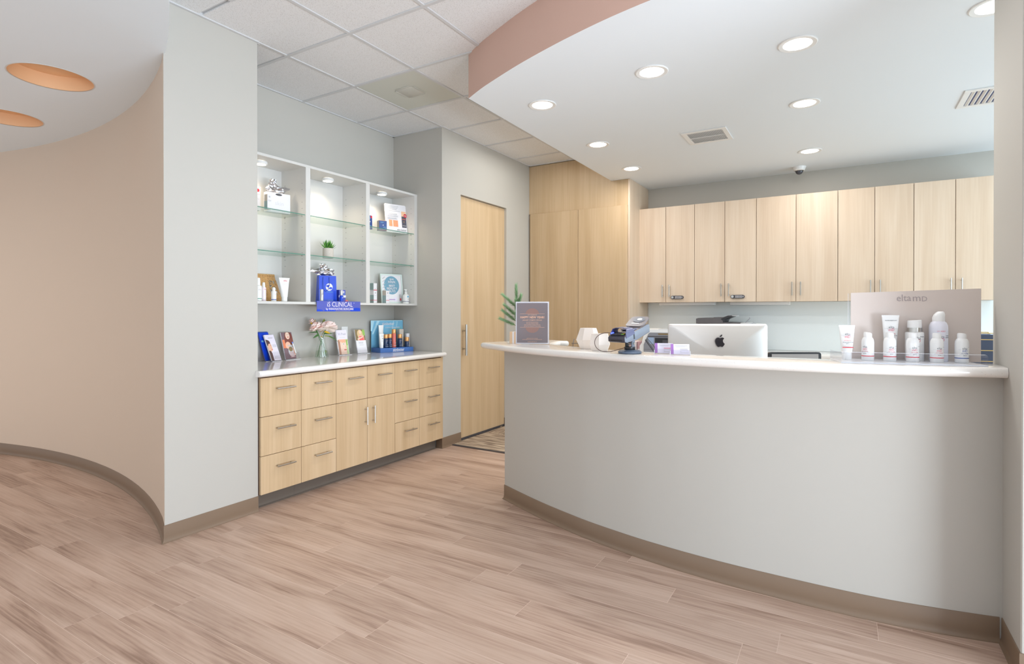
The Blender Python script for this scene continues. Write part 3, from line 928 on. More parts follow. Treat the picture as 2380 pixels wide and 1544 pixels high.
sh_ = [(rect(0.060, 0.110, 0.06, 0.150), pm('dark_slate_print', (84, 84, 96), 0.4)), (rect(0.060, 0.110, 0.170, 0.222), pm('peach_print', (240, 196, 158), 0.4)), (rect(0.060, 0.110, 0.06, 0.172), pm('dark_slate_print', (84, 84, 96), 0.4)), (ell(0.101, 0.181, 0.0185, 0.0185), RED), (rect(0.088, 0.114, 0.178, 0.183), PAPER), (rect(-0.082, -0.045, 0.062, 0.125), pm('orange_print', (236, 150, 112), 0.4)), (rect(-0.036, 0.016, 0.062, 0.125), pm('orange_print', (236, 150, 112), 0.4)), (rect(0.066, 0.104, 0.140, 0.146), CORAL), (ell(0.083, 0.118, 0.005, 0.005), GOLD), (rect(0.066, 0.104, 0.076, 0.081), LTGREYT)]
for k, z in enumerate((0.262, 0.248, 0.234)): sh_.append((rect(-0.10, 0.03 - 0.01 * k, z, z + 0.004), LTGREYT))
for k, z in enumerate((0.217, 0.204, 0.188, 0.180, 0.168, 0.160, 0.146, 0.138)): sh_.append((rect(-0.10, (0.045, -0.07, 0.012, 0.008, 0.022, 0.015, 0.0, 0.01)[k], z, z + 0.0025), LTGREYT))
art(t, 'print', sh_, 0)
txt(t, 'skin better', 0.026, (0.052, -0.003, 0.032), GREYT, sx=0.9)

# right bay bottom
t = carton('serum_carton', 'sage and white carton under another carton at the foot of the right bay', (-3.730, 3.748, 1.3915), 92, 0.045, 0.045, 0.118, PAPER, group='skincare cartons in the display')
g = G().box(-0.0229, -0.0225, 0, 0.045, 0, 0.076, SAGE).box(-0.0231, -0.0225, 0, 0.045, 0.026, 0.030, RED).obj('sage_side', t, smooth=0)
art(t, 'print', [(rect(-0.0225, 0.0225, 0.026, 0.030), RED), (rect(-0.004, 0.006, 0.088, 0.104), LTGREYT), (rect(-0.012, 0.012, 0.070, 0.072), LTGREYT)], 0)
t = carton('serum_carton', 'sage and white carton stacked on top of another in the right bay', (-3.730, 3.746, 1.5105), 92, 0.045, 0.045, 0.066, PAPER, group='skincare cartons in the display')
G().box(-0.0229, -0.0225, 0, 0.045, 0.004, 0.066, SAGE).obj('sage_side', t, smooth=0)
art(t, 'print', [(rect(-0.0225, 0.0225, 0.0, 0.006), RED), (rect(-0.004, 0.006, 0.010, 0.018), LTGREYT)], 0)
t = carton('serum_carton', 'beige and white carton before the framed round award print', (-3.695, 3.872, 1.3915), 92, 0.045, 0.045, 0.120, PAPER, group='skincare cartons in the display')
G().box(-0.0229, -0.0225, 0, 0.045, 0, 0.074, SAGE).box(-0.0229, -0.0225, 0, 0.045, 0.074, 0.12, BEIGEC).obj('sage_side', t, smooth=0)
art(t, 'print', [(rect(-0.0225, 0.0225, 0.026, 0.030), RED), (rect(-0.006, 0.008, 0.090, 0.104), LTGREYT), (rect(-0.014, 0.014, 0.068, 0.070), LTGREYT)], 0)
t = thing('framed_print', 'framed white print with a blue circle reading best beauty buys', 'picture', (-3.785, 4.037, 1.3940), 72, 7)
fr = G()
for a in (rect(-0.118, 0.118, 0, 0.012), rect(-0.118, 0.118, 0.276, 0.288), rect(-0.118, -0.106, 0.012, 0.276), rect(0.106, 0.118, 0.012, 0.276)): fr.prism(a, -0.004, 0.010, pm('pale_mint_frame', (214, 228, 224), 0.3), 'xz')
fr.obj('frame', t, smooth=0)
G().box(-0.107, 0.107, 0.002, 0.008, 0.011, 0.277, PAPER).obj('sheet', t, smooth=0)
sh_ = [(ell(0.0, 0.178, 0.083, 0.090, 40), pm('dusty_blue_print', (112, 160, 184), 0.5))]
for k in range(5): sh_.append(([(-0.10, 0.12 + 0.03 * k), (-0.09, 0.12 + 0.03 * k), (-0.065, 0.14 + 0.03 * k), (-0.075, 0.14 + 0.03 * k)], LTGREYT))
sh_ += [(rect(0.075, 0.098, 0.02, 0.09), LTGREYT), (rect(0.082, 0.096, 0.03, 0.05), RED), (rect(0.02, 0.05, 0.02, 0.06), LILAC), (rect(-0.04, 0.03, 0.034, 0.040), PURPLE), (rect(-0.050, 0.050, 0.196, 0.1967), PAPER)]
art(t, 'print', sh_, 0.002, (-0.106, 0.106, 0.012, 0.276))
for s_, z, sz in (('2018', 0.236, 0.022), ('InStyle', 0.212, 0.030), ('BEST', 0.171, 0.031), ('BEAUTY', 0.144, 0.031), ('BUYS', 0.117, 0.031)):
    txt(t, s_, sz, (0, -0.0025, z), PAPER, bold=0.0004)
t = thing('pump_bottle', 'white pump bottle with a navy band at the right end of the display', 'bottle', (-3.70, 4.130, 1.3915), 80)
G().lathe([(0.030, 0), (0.032, 0.003), (0.032, 0.072), (0.029, 0.084), (0.014, 0.093), (0.013, 0.096)], WHITEP, 26).obj('bottle_body', t)
G().lathe([(0.0122, 0.096), (0.0130, 0.098), (0.0130, 0.114), (0.0080, 0.118), (0.0055, 0.119), (0.0055, 0.132)], WHITEP, 20).box(-0.022, 0.010, -0.008, 0.008, 0.131, 0.141, WHITEP, 0.003).obj('pump_head', t)
G().lathe([(0.0323, 0.020), (0.0323, 0.024)], pm('navy_print', (56, 58, 110), 0.5), 26, capb=False, capt=False).obj('band', t)
art(t, 'label_print', [(rect(-0.008, 0.010, 0.060, 0.076), SKY), (rect(-0.016, 0.02, 0.050, 0.0512), LTGREYT), (rect(-0.004, 0.014, 0.040, 0.046), LTGREYT)], -0.0318)

# ---------------------------------------------------------------- goods on the left worktop
ZW = 0.9255


def holder(label, loc, rotz, w, h, dp=0.022, side=0.0, lean=24):
    t = thing('leaflet_holder', label, 'holder', loc, rotz, group='clear leaflet holders on the worktop')
    k = math.tan(R(lean)) * h; w2 = w / 2 + 0.003
    back = G().prism([(dp, 0.002), (dp + 0.0022, 0.002), (dp + 0.0022 + k, h), (dp + k, h)], -w2, w2, ACRYL, 'yz'); back.obj('back_sheet', t, smooth=0)
    f = G().prism([(0, 0.002), (0.002, 0.002), (0.002 + k * 0.38, h * 0.38), (k * 0.38, h * 0.38)], -w2, w2 + side, ACRYL, 'yz'); f.obj('front_pocket', t, smooth=0)
    b = G().box(-w2, w2 + side, 0, dp + 0.006, 0, 0.0022, ACRYL).box(-w2, w2 + side, -0.0006, 0.0, 0, 0.0026, AEDGE_GLINT); b.obj('foot', t, smooth=0)
    s2 = G()
    for x in (-w2, w2 + side - 0.002): s2.prism([(0.002, 0.002), (dp, 0.002), (dp + k * 0.38, h * 0.38), (0.002 + k * 0.38, h * 0.38)], x, x + 0.002, ACRYL, 'yz')
    s2.obj('side_wall', t, smooth=0)
    return t


def leaflet(label, loc, rotz, w, h, shapes, base=PAPER, th=0.012, lean=24):
    t = thing('leaflet', label, 'brochure', loc, rotz, lean, group='leaflets in the clear holders')
    G().box(-w / 2, w / 2, 0, th, 0, h, base, 0.0006, 1).obj('leaflet_stack', t, smooth=0)
    art(t, 'cover_print', shapes, 0, (-w / 2, w / 2, 0, h))
    return t


W, H = 0.092, 0.226
holder('clear leaflet holder with blue leaflets next to the white column', (-3.842, 2.738, ZW), 98, W, 0.16, lean=20)
holder('clear leaflet holder with profile portrait leaflets by the column', (-3.796, 2.760, ZW), 98, W, 0.13)
leaflet('royal blue leaflet behind the white face leaflet near the column', (-3.846, 2.738, ZW + 0.0085), 98, W, 0.236, [(rect(-0.046, 0.046, 0, H), BLUE), (rect(-0.040, -0.02, 0.15, 0.165), SKY), (rect(-0.046, 0.046, H + 0.002, H + 0.01), NAVYB)], BLUE, lean=20)
sh_ = [(rect(-0.046, 0.046, 0, 0.22), LILAC), (ell(-0.046, 0.118, 0.040, 0.048), SKIN), (ell(-0.046, 0.150, 0.034, 0.026), HAIRD), (ell(-0.024, 0.108, 0.018, 0.034), SKIN), (ell(-0.014, 0.128, 0.0035, 0.002), HAIRD), (ell(-0.012, 0.092, 0.007, 0.004), LIPS), ([(-0.046, 0.0), (-0.026, 0.0), (-0.022, 0.06), (-0.030, 0.082), (-0.046, 0.082)], HAIRD)]
for k, z in enumerate((0.128, 0.120, 0.112)): sh_.append((rect(0.004, 0.038, z, z + 0.003), LTGREYT))
for k in range(6): sh_.append((rect(-0.014, 0.04, 0.066 - 0.010 * k, 0.0685 - 0.010 * k), LTGREYT))
sh_.append((rect(-0.016, 0.024, 0.185, 0.190), LTGREYT))
leaflet('white leaflet with a profile portrait in the holder by the column', (-3.800, 2.760, ZW + 0.0085), 98, 0.092, 0.216, sh_)
holder('clear leaflet holder with auburn-haired portrait leaflets', (-3.815, 2.905, ZW), 94, 0.105, 0.15, side=0.035, lean=16)
sh_ = [(rect(-0.052, 0.052, 0, H), pm('printed_mauve_grey', (120, 96, 104), 0.5)), (rect(-0.052, -0.020, 0.09, 0.16), pm('printed_orange_glow', (226, 132, 92), 0.5)), (ell(0.012, 0.150, 0.042, 0.085), HAIRR), (ell(-0.004, 0.112, 0.026, 0.03), SKIN), (ell(0.006, 0.192, 0.021, 0.030), SKINP), (ell(0.000, 0.199, 0.003, 0.0018), HAIRD), (ell(0.014, 0.199, 0.003, 0.0018), HAIRD), (ell(0.008, 0.180, 0.008, 0.004), LIPS), (rect(-0.01, 0.052, 0.105, 0.114), LTGREYT), (ell(0.020, 0.060, 0.034, 0.045), LTGREYT), (ell(0.012, 0.080, 0.018, 0.020), BRNPR), ([(0.030, 0.09), (0.045, 0.09), (0.050, 0.03), (0.040, 0.03)], SKIN)]
for k in range(4): sh_.append((rect(-0.005, 0.045, 0.012 + k * 0.012, 0.017 + k * 0.012), pm('printed_rose_stripe', (196, 150, 150), 0.5)))
t = leaflet('leaflet with a smiling auburn-haired woman printed on it', (-3.819, 2.905, ZW + 0.0085), 94, 0.104, 0.220, sh_, lean=16)
t = thing('pen', 'white pen with blue tip leaning on the auburn-haired portrait leaflet', 'pen', (-3.829, 2.940, ZW + 0.049), 94, 16)
G().tube([(0.008, -0.010, 0.0), (-0.004, -0.010, 0.082)], 0.0045, WHITEP, 10).obj('barrel', t)
G().tube([(-0.004, -0.010, 0.082), (-0.006, -0.010, 0.094)], 0.0052, pm('light_blue_plastic', (110, 150, 230), 0.4), 10).obj('tip', t)

# vase and peonies
t = thing('glass_vase', 'flared clear glass vase half filled with water on the worktop', 'vase', (-3.80, 3.192, ZW), 90)
G().lathe([(0.053, 0.0), (0.057, 0.002), (0.057, 0.012), (0.029, 0.150), (0.0305, 0.168)], VASEG, 36, capb=True, capt=False).obj('vase_wall', t)
G().lathe([(0.0525, 0.006), (0.0535, 0.012), (0.0450, 0.058), (0.001, 0.058)], WATER, 30).obj('water', t)


def leaf(g, p, d, L, w, m, droop=0.25, twist=0.0):
    p, d = Vector(p), Vector(d).normalized(); s = d.cross(Vector((0, 0, 1)))
    s = (s if s.length > 0.01 else Vector((1, 0, 0))).normalized(); s = (Matrix.Rotation(twist, 3, d) @ s); n = s.cross(d)
    rows = []
    for k in range(6):
        u = k / 5; c = p + d * L * u - Vector((0, 0, 1)) * droop * L * u * u; ww = w * math.sin(math.pi * (0.06 + 0.94 * u) ** 0.8) + 0.0004
        rows.append([g.bm.verts.new(c - s * ww + n * ww * 0.25), g.bm.verts.new(c), g.bm.verts.new(c + s * ww + n * ww * 0.25)])
    fs = []
    for a, b in zip(rows, rows[1:]):
        for q in (0, 1): fs.append(g.bm.faces.new((a[q], a[q + 1], b[q + 1], b[q])))
    g._set(fs, m)


def bloom(par, c, rx, rz, seed, tilt, count=46):
    """ruffled double bloom: cupped petals in whorls, wide outside and small and upright at the heart"""
    rnd = random.Random(seed); g = G()
    for k in range(count):
        u = k / (count - 1); az = k * 2.39996 + rnd.random() * 0.4; el = R(-38 + 122 * u ** 0.8)
        L = (1.05 - 0.25 * u) * (0.9 + 0.2 * rnd.random()); ww = (0.46 - 0.20 * u) * (0.85 + 0.3 * rnd.random())
        d = Vector((math.cos(az) * math.cos(el), math.sin(az) * math.cos(el), math.sin(el)))
        tan = Vector((-math.sin(az), math.cos(az), 0)); up = tan.cross(d) * -1
        if up.z < 0: up = -up
        rows = []
        for q in range(6):
            v = q / 5; ctr = d * L * math.sin(v * 1.45) + up * (0.42 * v * v * (1 - 0.5 * u)) - Vector((0, 0, 0.25))
            w = ww * math.sin(math.pi * (0.14 + 0.70 * v)); row = []
            for r_ in range(5):
                t_ = -1 + r_ / 2; ruf = 0.05 * math.sin(5 * t_ + k) * v + 0.04 * (rnd.random() - 0.5) * v
                row.append(ctr + tan * w * t_ + (up - d * 0.6) * (0.22 * w * t_ * t_) + up * ruf)
            rows.append(row)
        R_ = [[g.bm.verts.new((p.x * rx, p.y * rx, p.z * rz)) for p in row] for row in rows]
        mm = PEONYD if (u > 0.75 and rnd.random() < 0.5) or rnd.random() < 0.10 else PEONY
        for a, b in zip(R_, R_[1:]):
            for q in range(4): g._set([g.bm.faces.new((a[q], a[q + 1], b[q + 1], b[q]))], mm)
    g.xf(Matrix.Translation(c) @ Euler(tilt).to_matrix().to_4x4())
    return g.obj('bloom', par, smooth=80)


def peony(label, stem, c, rx, rz, seed, tilt, leaves, count=60):
    t = thing('peony', label, 'flower', (-3.80, 3.192, ZW + 0.012), 90, group='artificial peonies in the glass vase')
    G().tube(stem, 0.0027, GREENL, 7).obj('stem', t)
    bloom(t, c, rx, rz, seed, tilt, count)
    for lf in leaves:
        g = G(); leaf(g, *lf); g.obj('leaf', t, smooth=60)
    return t


peony('pale pink peony bloom on the column side of the vase', [(0.046, 0.0, 0.0), (0.020, 0.0, 0.09), (-0.010, 0.0, 0.145), (-0.055, 0.0, 0.222)], (-0.070, -0.010, 0.250), 0.056, 0.056, 4, (R(-22), R(-16), 0),
      [((-0.048, 0, 0.200), (-1, -0.15, 0.06), 0.105, 0.014, GREENL, 0.05, 0.4), ((-0.030, 0, 0.176), (-1, -0.1, -0.2), 0.070, 0.017, GREENL, 0.1, 0.9), ((0.0, 0, 0.16), (-0.6, -0.3, 0.5), 0.02, 0.008, YELLOW, 0.1), ((0.03, -0.02, 0.225), (-1, -0.3, -0.55), 0.075, 0.011, GREENO, 0.25, 0.5)])
peony('wide pale pink peony bloom on the corridor side of the vase', [(-0.042, 0.0, 0.0), (-0.018, 0.0, 0.09), (0.010, 0.0, 0.150), (0.040, 0.0, 0.218)], (0.058, -0.014, 0.250), 0.070, 0.060, 9, (R(-18), R(14), 0),
      [((0.020, 0, 0.186), (1, -0.2, 0.1), 0.085, 0.013, GREENL, 0.1, 0.6), ((0.02, -0.01, 0.168), (1, -0.25, 0.05), 0.100, 0.011, GREENO, 0.55, 0.5), ((0.05, -0.01, 0.17), (1, -0.2, -0.25), 0.115, 0.008, GREENL, 0.35, 0.8), ((0.01, -0.02, 0.205), (1, -0.6, -0.25), 0.05, 0.012, YELLOW, 0.1, 0.7), ((0.045, 0.03, 0.265), (0.3, 0.2, 1), 0.055, 0.013, GREENO, 0.0, 0.3), ((0.040, 0.01, 0.01), (-0.1, -0.3, 0.6), 0.05, 0.014, GREENO, 0.1, 0.3)], 74)
peony('small peony bud with yellow edges above the column-side bloom', [(0.030, 0.012, 0.0), (0.010, 0.012, 0.10), (-0.030, 0.012, 0.18), (-0.080, 0.012, 0.278)], (-0.090, 0.012, 0.296), 0.030, 0.034, 14, (0, R(-20), 0),
      [((-0.076, 0.0, 0.285), (0.3, -0.4, 1), 0.034, 0.007, YELLOW, 0.0), ((-0.104, 0.0, 0.272), (-0.5, -0.3, 0.6), 0.022, 0.007, YELLOW, 0.0), ((-0.03, -0.01, 0.20), (0.8, -0.3, 0.5), 0.04, 0.008, YELLOW, 0.0)], 24)

t = thing('outlet_plate', 'white electrical outlet plate on the recess wall above the worktop', 'outlet', (XB, 3.556, 1.117), 90)
G().box(-0.037, 0.037, -0.006, 0, -0.059, 0.059, WHITEP, 0.002).obj('plate', t)
for z in (0.024, -0.024): G().prism(ell(0, z, 0.017, 0.015), -0.0075, -0.005, WHITEP, 'xz').box(-0.008, -0.006, -0.0082, -0.007, z - 0.004, z + 0.005, GREYP).box(0.006, 0.008, -0.0082, -0.007, z - 0.004, z + 0.005, GREYP).obj('socket', t, kind='stuff')

holder('clear leaflet holder with cropped-face leaflets', (-3.812, 3.455, ZW), 86, 0.116, 0.15, side=0.02, lean=13)
sh_ = [(rect(-0.052, 0.052, 0.0, 0.135), SKINP), (rect(-0.052, -0.030, 0.0, 0.13), pm('printed_brown_shadow', (176, 130, 108), 0.5)), (ell(0.010, 0.128, 0.05, 0.022), pm('printed_peach_brow', (236, 178, 146), 0.5)), (rect(0.034, 0.052, 0.0, 0.135), pm('printed_soft_green', (182, 206, 150), 0.5)), (rect(0.036, 0.052, 0.08, 0.128), GRNPR), (ell(0.004, 0.092, 0.011, 0.0045), PAPER), (ell(0.005, 0.092, 0.0045, 0.0045), GREYT), ([(-0.012, 0.101), (0.004, 0.107), (0.022, 0.103), (0.022, 0.105), (0.004, 0.110), (-0.012, 0.104)], HAIRB), (ell(0.018, 0.040, 0.014, 0.0055), LIPS), (ell(0.030, 0.066, 0.006, 0.012), SKIN), (rect(-0.052, 0.052, 0.135, H), LILAC), (rect(-0.03, 0.03, 0.150, 0.152), LTGREYT)]
t = leaflet('white leaflet with a cropped face photo beside the vase', (-3.816, 3.455, ZW + 0.0085), 86, 0.114, 0.220, sh_, lean=13)
txt(t, 'Vi Peel', 0.030, (0, -0.004, 0.182), LTGREYT)
holder('clear leaflet holder with blonde woman leaflets', (-3.785, 3.648, ZW), 82, 0.108, 0.15, side=0.02, lean=14)
sh_ = [(rect(-0.052, 0.052, 0.118, H), BRNPR), (ell(0.040, 0.190, 0.018, 0.030), GRNPR), (ell(-0.002, 0.178, 0.030, 0.040), HAIRB), (ell(0.002, 0.196, 0.013, 0.018), SKINP), ([(-0.032, 0.118), (0.040, 0.118), (0.036, 0.165), (0.012, 0.172), (-0.018, 0.166)], SKIN), ([(-0.016, 0.118), (0.036, 0.118), (0.030, 0.156), (-0.012, 0.158)], pm('printed_coral_dress', (240, 106, 104), 0.5)), ([(-0.034, 0.124), (0.018, 0.142), (0.030, 0.150), (0.024, 0.156), (-0.034, 0.136)], SKINP), (rect(-0.028, 0.020, 0.098, 0.101), LTGREYT), (rect(-0.028, 0.018, 0.090, 0.093), LTGREYT), (rect(-0.022, 0.022, 0.074, 0.076), LTGREYT)]
leaflet('leaflet with a blonde woman in a coral dress above white space', (-3.789, 3.648, ZW + 0.0085), 82, 0.106, 0.220, sh_, lean=14)

# skincare counter display with products
t = thing('product_display', 'blue cardboard product display standing at the corridor end of the worktop', 'display', (-3.680, 3.986, ZW), 75.0)
TW = 0.183
G().box(-TW, TW, 0.0, 0.165, 0, 0.042, TRAYB, 0.001, 1).obj('tray', t, smooth=0)
o = G().box(-TW + 0.002, TW - 0.012, 0.168, 0.176, 0.0, 0.302, SKY, 0.001, 1).obj('back_panel', t, smooth=0)
LSKY = pm('pale_aqua_print', (168, 210, 226), 0.4)
sh_ = [([(-0.188, 0.30), (-0.15, 0.30), (-0.175, 0.20), (-0.188, 0.20)], LSKY), ([(-0.12, 0.30), (-0.09, 0.30), (-0.16, 0.17), (-0.175, 0.17)], LSKY), ([(0.06, 0.30), (0.068, 0.30), (0.05, 0.18), (0.044, 0.18)], LSKY), ([(0.10, 0.29), (0.108, 0.29), (0.098, 0.20), (0.092, 0.20)], LSKY), ([(0.02, 0.21), (0.16, 0.24), (0.16, 0.16), (0.03, 0.15)], pm('aqua_print', (120, 184, 196), 0.4)), (rect(-0.188, 0.16, 0.296, 0.302), LSKY)]
art(t, 'panel_print', sh_, 0.168)
txt(t, 'skinbetter', 0.040, (0.0, 0.1645, 0.268), PAPER, sx=0.85)
txt(t, 'science changes skin', 0.020, (0.05, 0.1645, 0.232), PAPER)
txt(t, 'skinbetter', 0.036, (0.015, -0.0006, 0.022), PAPER, sx=0.85, bold=0.0005)
art(t, 'underline', [(rect(-0.05, 0.075, 0.005, 0.007), PAPER)], 0)


def in_display(x, y, z=0.0428):
    c, s = math.cos(R(75)), math.sin(R(75))
    return (-3.680 + c * x - s * y, 3.986 + s * x + c * y, ZW + z)


def gold_bottle(label, x, y, r, h, hc, body):
    t = thing('serum_bottle', label, 'bottle', in_display(x, y), 75, group='products on the blue counter display')
    G().lathe([(r * 0.95, 0), (r, 0.002), (r, hc - 0.003), (r * 0.95, hc)], body, 22).obj('bottle_body', t)
    G().lathe([(r * 0.97, hc + 0.0003), (r, hc + 0.002), (r, h - 0.003), (r * 0.94, h)], GOLD, 22).obj('cap', t)
    lm = ROSEG if body is NAVY else PINKT
    art(t, 'label_print', [(rect(-r * 0.5, r * 0.5, hc * 0.72, hc * 0.77), lm), (ell(0, hc * 0.52, r * 0.16, r * 0.16), ROSEG), (rect(-r * 0.4, r * 0.6, hc * 0.30, hc * 0.34), LTGREYT), (rect(-r * 0.6, r * 0.7, hc * 0.12, hc * 0.17), LTGREYT)], -r * 0.93)
    return t


gold_bottle('navy bottle with copper cap, the one nearest the white tubes', -0.098, 0.045, 0.0215, 0.128, 0.090, NAVY)
gold_bottle('navy bottle with copper cap touching the coral bottle', -0.052, 0.050, 0.0205, 0.130, 0.092, NAVY)
gold_bottle('tall coral bottle with copper cap on the blue display', -0.010, 0.045, 0.0205, 0.176, 0.134, CORAL)
gold_bottle('navy bottle with copper cap before the grey-white carton', 0.060, 0.050, 0.0215, 0.125, 0.086, NAVY)
gold_bottle('shortest navy bottle with copper cap on the blue display', 0.138, 0.045, 0.0215, 0.094, 0.054, NAVY)
tg = 'products on the blue counter display'
tube_bottle('cream_tube', 'tall plain white tube at the back of the blue display', in_display(-0.105, 0.120), 75, 0.054, 0.214, 0.018, 0.03, tg)
tt = tube_bottle('cream_tube', 'short white tube at the front corner of the blue display', in_display(-0.152, 0.032), 75, 0.048, 0.136, 0.016, 0.026, tg)
art(tt, 'label_print', [(ell(0.004, 0.09, 0.004, 0.004), GREYT), (rect(-0.01, 0.014, 0.066, 0.069), LTGREYT), (rect(-0.01, 0.012, 0.112, 0.116), LTGREYT)], -0.0135)
tt = thing('carton', 'tall grey-white carton behind the navy bottles on the blue display', 'box', in_display(0.105, 0.090), 75, group=tg)
G().box(-0.024, 0.024, 0, 0.045, 0, 0.172, BEIGEC, 0.001, 1).obj('carton_body', tt, smooth=0)
art(tt, 'print', [(ell(0.0, 0.075, 0.004, 0.004), CHARC), (rect(-0.014, 0.014, 0.10, 0.103), LTGREYT), (rect(-0.016, 0.018, 0.03, 0.034), LTGREYT)], 0)
tt = thing('carton', 'slim white carton at the right end of the blue display', 'box', in_display(0.170, 0.075), 75, group=tg)
G().box(-0.0175, 0.0175, 0, 0.03, 0, 0.128, PAPER, 0.001, 1).obj('carton_body', tt, smooth=0)
art(tt, 'print', [(rect(-0.01, 0.012, 0.03, 0.033), LTGREYT), (ell(0, 0.06, 0.003, 0.003), GREYT)], 0)

# ---------------------------------------------------------------- reception counter top
nose = [(-2.190, 3.225), (-2.150, 3.172), (-1.966, 3.055), (-1.835, 2.972), (-1.582, 2.855), (-1.360, 2.782), (-1.164, 2.726), (-0.986, 2.686), (-0.833, 2.662), (-0.613, 2.645), (-0.436, 2.637), (-0.260, 2.637), (-0.098, 2.645), (0.087, 2.672), (0.262, 2.712), (0.428, 2.760), (0.539, 2.800)]
ns_ = spline(nose, 3)
back = [(0.539, 3.035), (0.36, 2.990), (0.16, 2.955), (-0.05, 2.925), (-0.314, 2.912), (-0.506, 2.908), (-0.670, 2.910), (-0.988, 2.945), (-1.137, 2.990), (-1.307, 3.070), (-1.50, 3.170), (-1.66, 3.275), (-1.735, 3.40), (-1.765, 3.56), (-1.775, 3.640), (-1.742, 3.652), (-1.724, 3.672), (-1.736, 3.705), (-1.80, 3.735), (-1.90, 3.765), (-1.965, 3.755), (-2.00, 3.70)]
outl = ns_ + back


def inset_outline(d):
    P = outl; n = len(P); out = []
    for i in range(n):
        a, b, c = Vector(P[i - 1]), Vector(P[i]), Vector(P[(i + 1) % n])
        d1, d2 = (b - a).normalized(), (c - b).normalized()
        n1, n2 = Vector((-d1.y, d1.x)), Vector((-d2.y, d2.x)); nn = (n1 + n2).normalized()
        k = 1 / max(0.5, nn.dot(n1)); q = b + nn * d * k
        if b.x > 0.5: q.x = b.x
        out.append((q.x, q.y))
    return out


ctop = nose_slab(G(), inset_outline, 1.060, 1.100, TOPC).obj('counter_top', smooth=45)
tag(ctop, 'long curved cream stone counter top over the reception half wall', 'countertop')
ZC = 1.1005

# poster
t = thing('acrylic_sign', 'dark Happy New Year poster in a clear stand on the counter end', 'sign', (-1.745, 3.160, ZC), 26)
G().box(-0.112, 0.112, -0.001, 0.003, 0.002, 0.281, ACRYL).box(-0.112, 0.112, -0.004, 0.060, 0, 0.003, ACRYL).obj('stand', t, smooth=0)
G().box(-0.108, 0.108, 0.0032, 0.0042, 0.004, 0.279, PAPER).obj('white_margin', t, smooth=0)
sh_ = [(rect(-0.1005, 0.1005, 0.012, 0.271), POSTERG)]


def sunburst(cz, up):
    out = []
    a0, a1 = (0, 180) if up else (180, 360)
    out.append((ell(0, cz, 0.044, 0.036, 24, a0, a1), ROSED))
    for k in range(19):
        a = R(a0 + 4 + (a1 - a0 - 8) * k / 18); r0, r1 = 0.050, 0.066 + 0.010 * (k % 2)
        c, s = math.cos(a), math.sin(a); p = Vector((-s, c)) * 0.0005
        out.append(([(c * r0 - p.x, cz + s * r0 - p.y), (c * r1 - p.x, cz + s * r1 - p.y), (c * r1 + p.x, cz + s * r1 + p.y), (c * r0 + p.x, cz + s * r0 + p.y)], ROSED))
    return out


sh_ += sunburst(0.200, True) + sunburst(0.112, False)
for z in (0.200, 0.112): sh_.append((rect(-0.080, 0.080, z - 0.0006, z + 0.0006), ROSEG))
g = G()
for i, (poly, m) in enumerate(sh_): g.prism(poly, -0.0012 - (0.0002 if i == 0 else 0.0006), -0.0010, m, 'xz')
g.obj('poster_print', t, smooth=0)
for s_, z, sz, b in (("LET'S CELEBRATE", 0.193, 0.0078, 0), ('HAPPY NEW YEAR!', 0.177, 0.0185, 0.0004), ('JANUARY COSMETIC SPECIALS', 0.159, 0.0092, 0.0001), ('$25 OFF DERMAPLANING', 0.145, 0.0068, 0), ('20% OFF CHEMICAL PEELS', 0.136, 0.0068, 0), ('FREE COSMETIC CONSULTATIONS', 0.1275, 0.0068, 0), ('10% OFF ALL PRODUCT PURCHASES', 0.119, 0.0068, 0), ('BROUGHT TO YOU BY', 0.040, 0.0070, 0), ('ELITE DERMATOLOGY IN GREENWOOD', 0.0325, 0.0070, 0), ('EXPIRES JANUARY 31', 0.018, 0.0066, 0)):
    txt(t, s_, sz, (0, -0.0021, z), ROSEG, bold=b)

# pine sprig in a wooden pot
t = thing('wooden_pot', 'square wooden pot with a white stripe behind the poster', 'pot', (-1.917, 3.232, ZC), 20)
POTW = pm('pale_wood_pot', (222, 190, 156), 0.6)
for x0, x1, m in ((-0.0325, -0.014, POTW), (-0.014, -0.002, PAPER), (-0.002, 0.0325, POTW)): G().box(x0, x1, -0.0325, 0.0325, 0, 0.078, m, 0.0005, 1).obj('stave', t, smooth=0)
t = thing('pine_sprig', 'artificial pine branch standing in the wooden pot on the counter', 'plant', (-1.917, 3.232, ZC + 0.078), 31)
trunk = [(0.012, 0, 0), (0.013, 0, 0.05), (0.010, 0, 0.12), (0.006, 0, 0.19), (0.010, 0, 0.255)]
G().tube(trunk, [0.004, 0.0035, 0.003, 0.0025, 0.001], TWIG, 7).obj('stem', t)


def sprig(par, a, b, n, L, seed, sag=0.0):
    rnd = random.Random(seed); a, b = Vector(a), Vector(b); d = (b - a).normalized(); g = G()
    path = [a + (b - a) * (k / 5) - Vector((0, 0, sag * (k / 5) * (1 - k / 5))) for k in range(6)]
    g.tube(path, [0.002] * 6, TWIG, 5)
    u = d.cross(Vector((0, 1, 0.2))).normalized(); v = d.cross(u)
    for k in range(n):
        f = k / n; p = a + (b - a) * (0.1 + 0.92 * f); az = k * 2.4 + rnd.random(); sp = 0.75 - 0.35 * f
        q = (d * (0.75 + 0.3 * rnd.random()) + (u * math.cos(az) + v * math.sin(az)) * sp).normalized() * L * (0.8 + 0.4 * rnd.random())
        w = d.cross(q).normalized() * 0.0011; m = PINE if rnd.random() < 0.35 + 0.55 * f else PINED
        g._set([g.bm.faces.new([g.bm.verts.new(x) for x in (p - w, p + w, p + q)])], m)
    o = g.obj('twig', par, smooth=0); return o


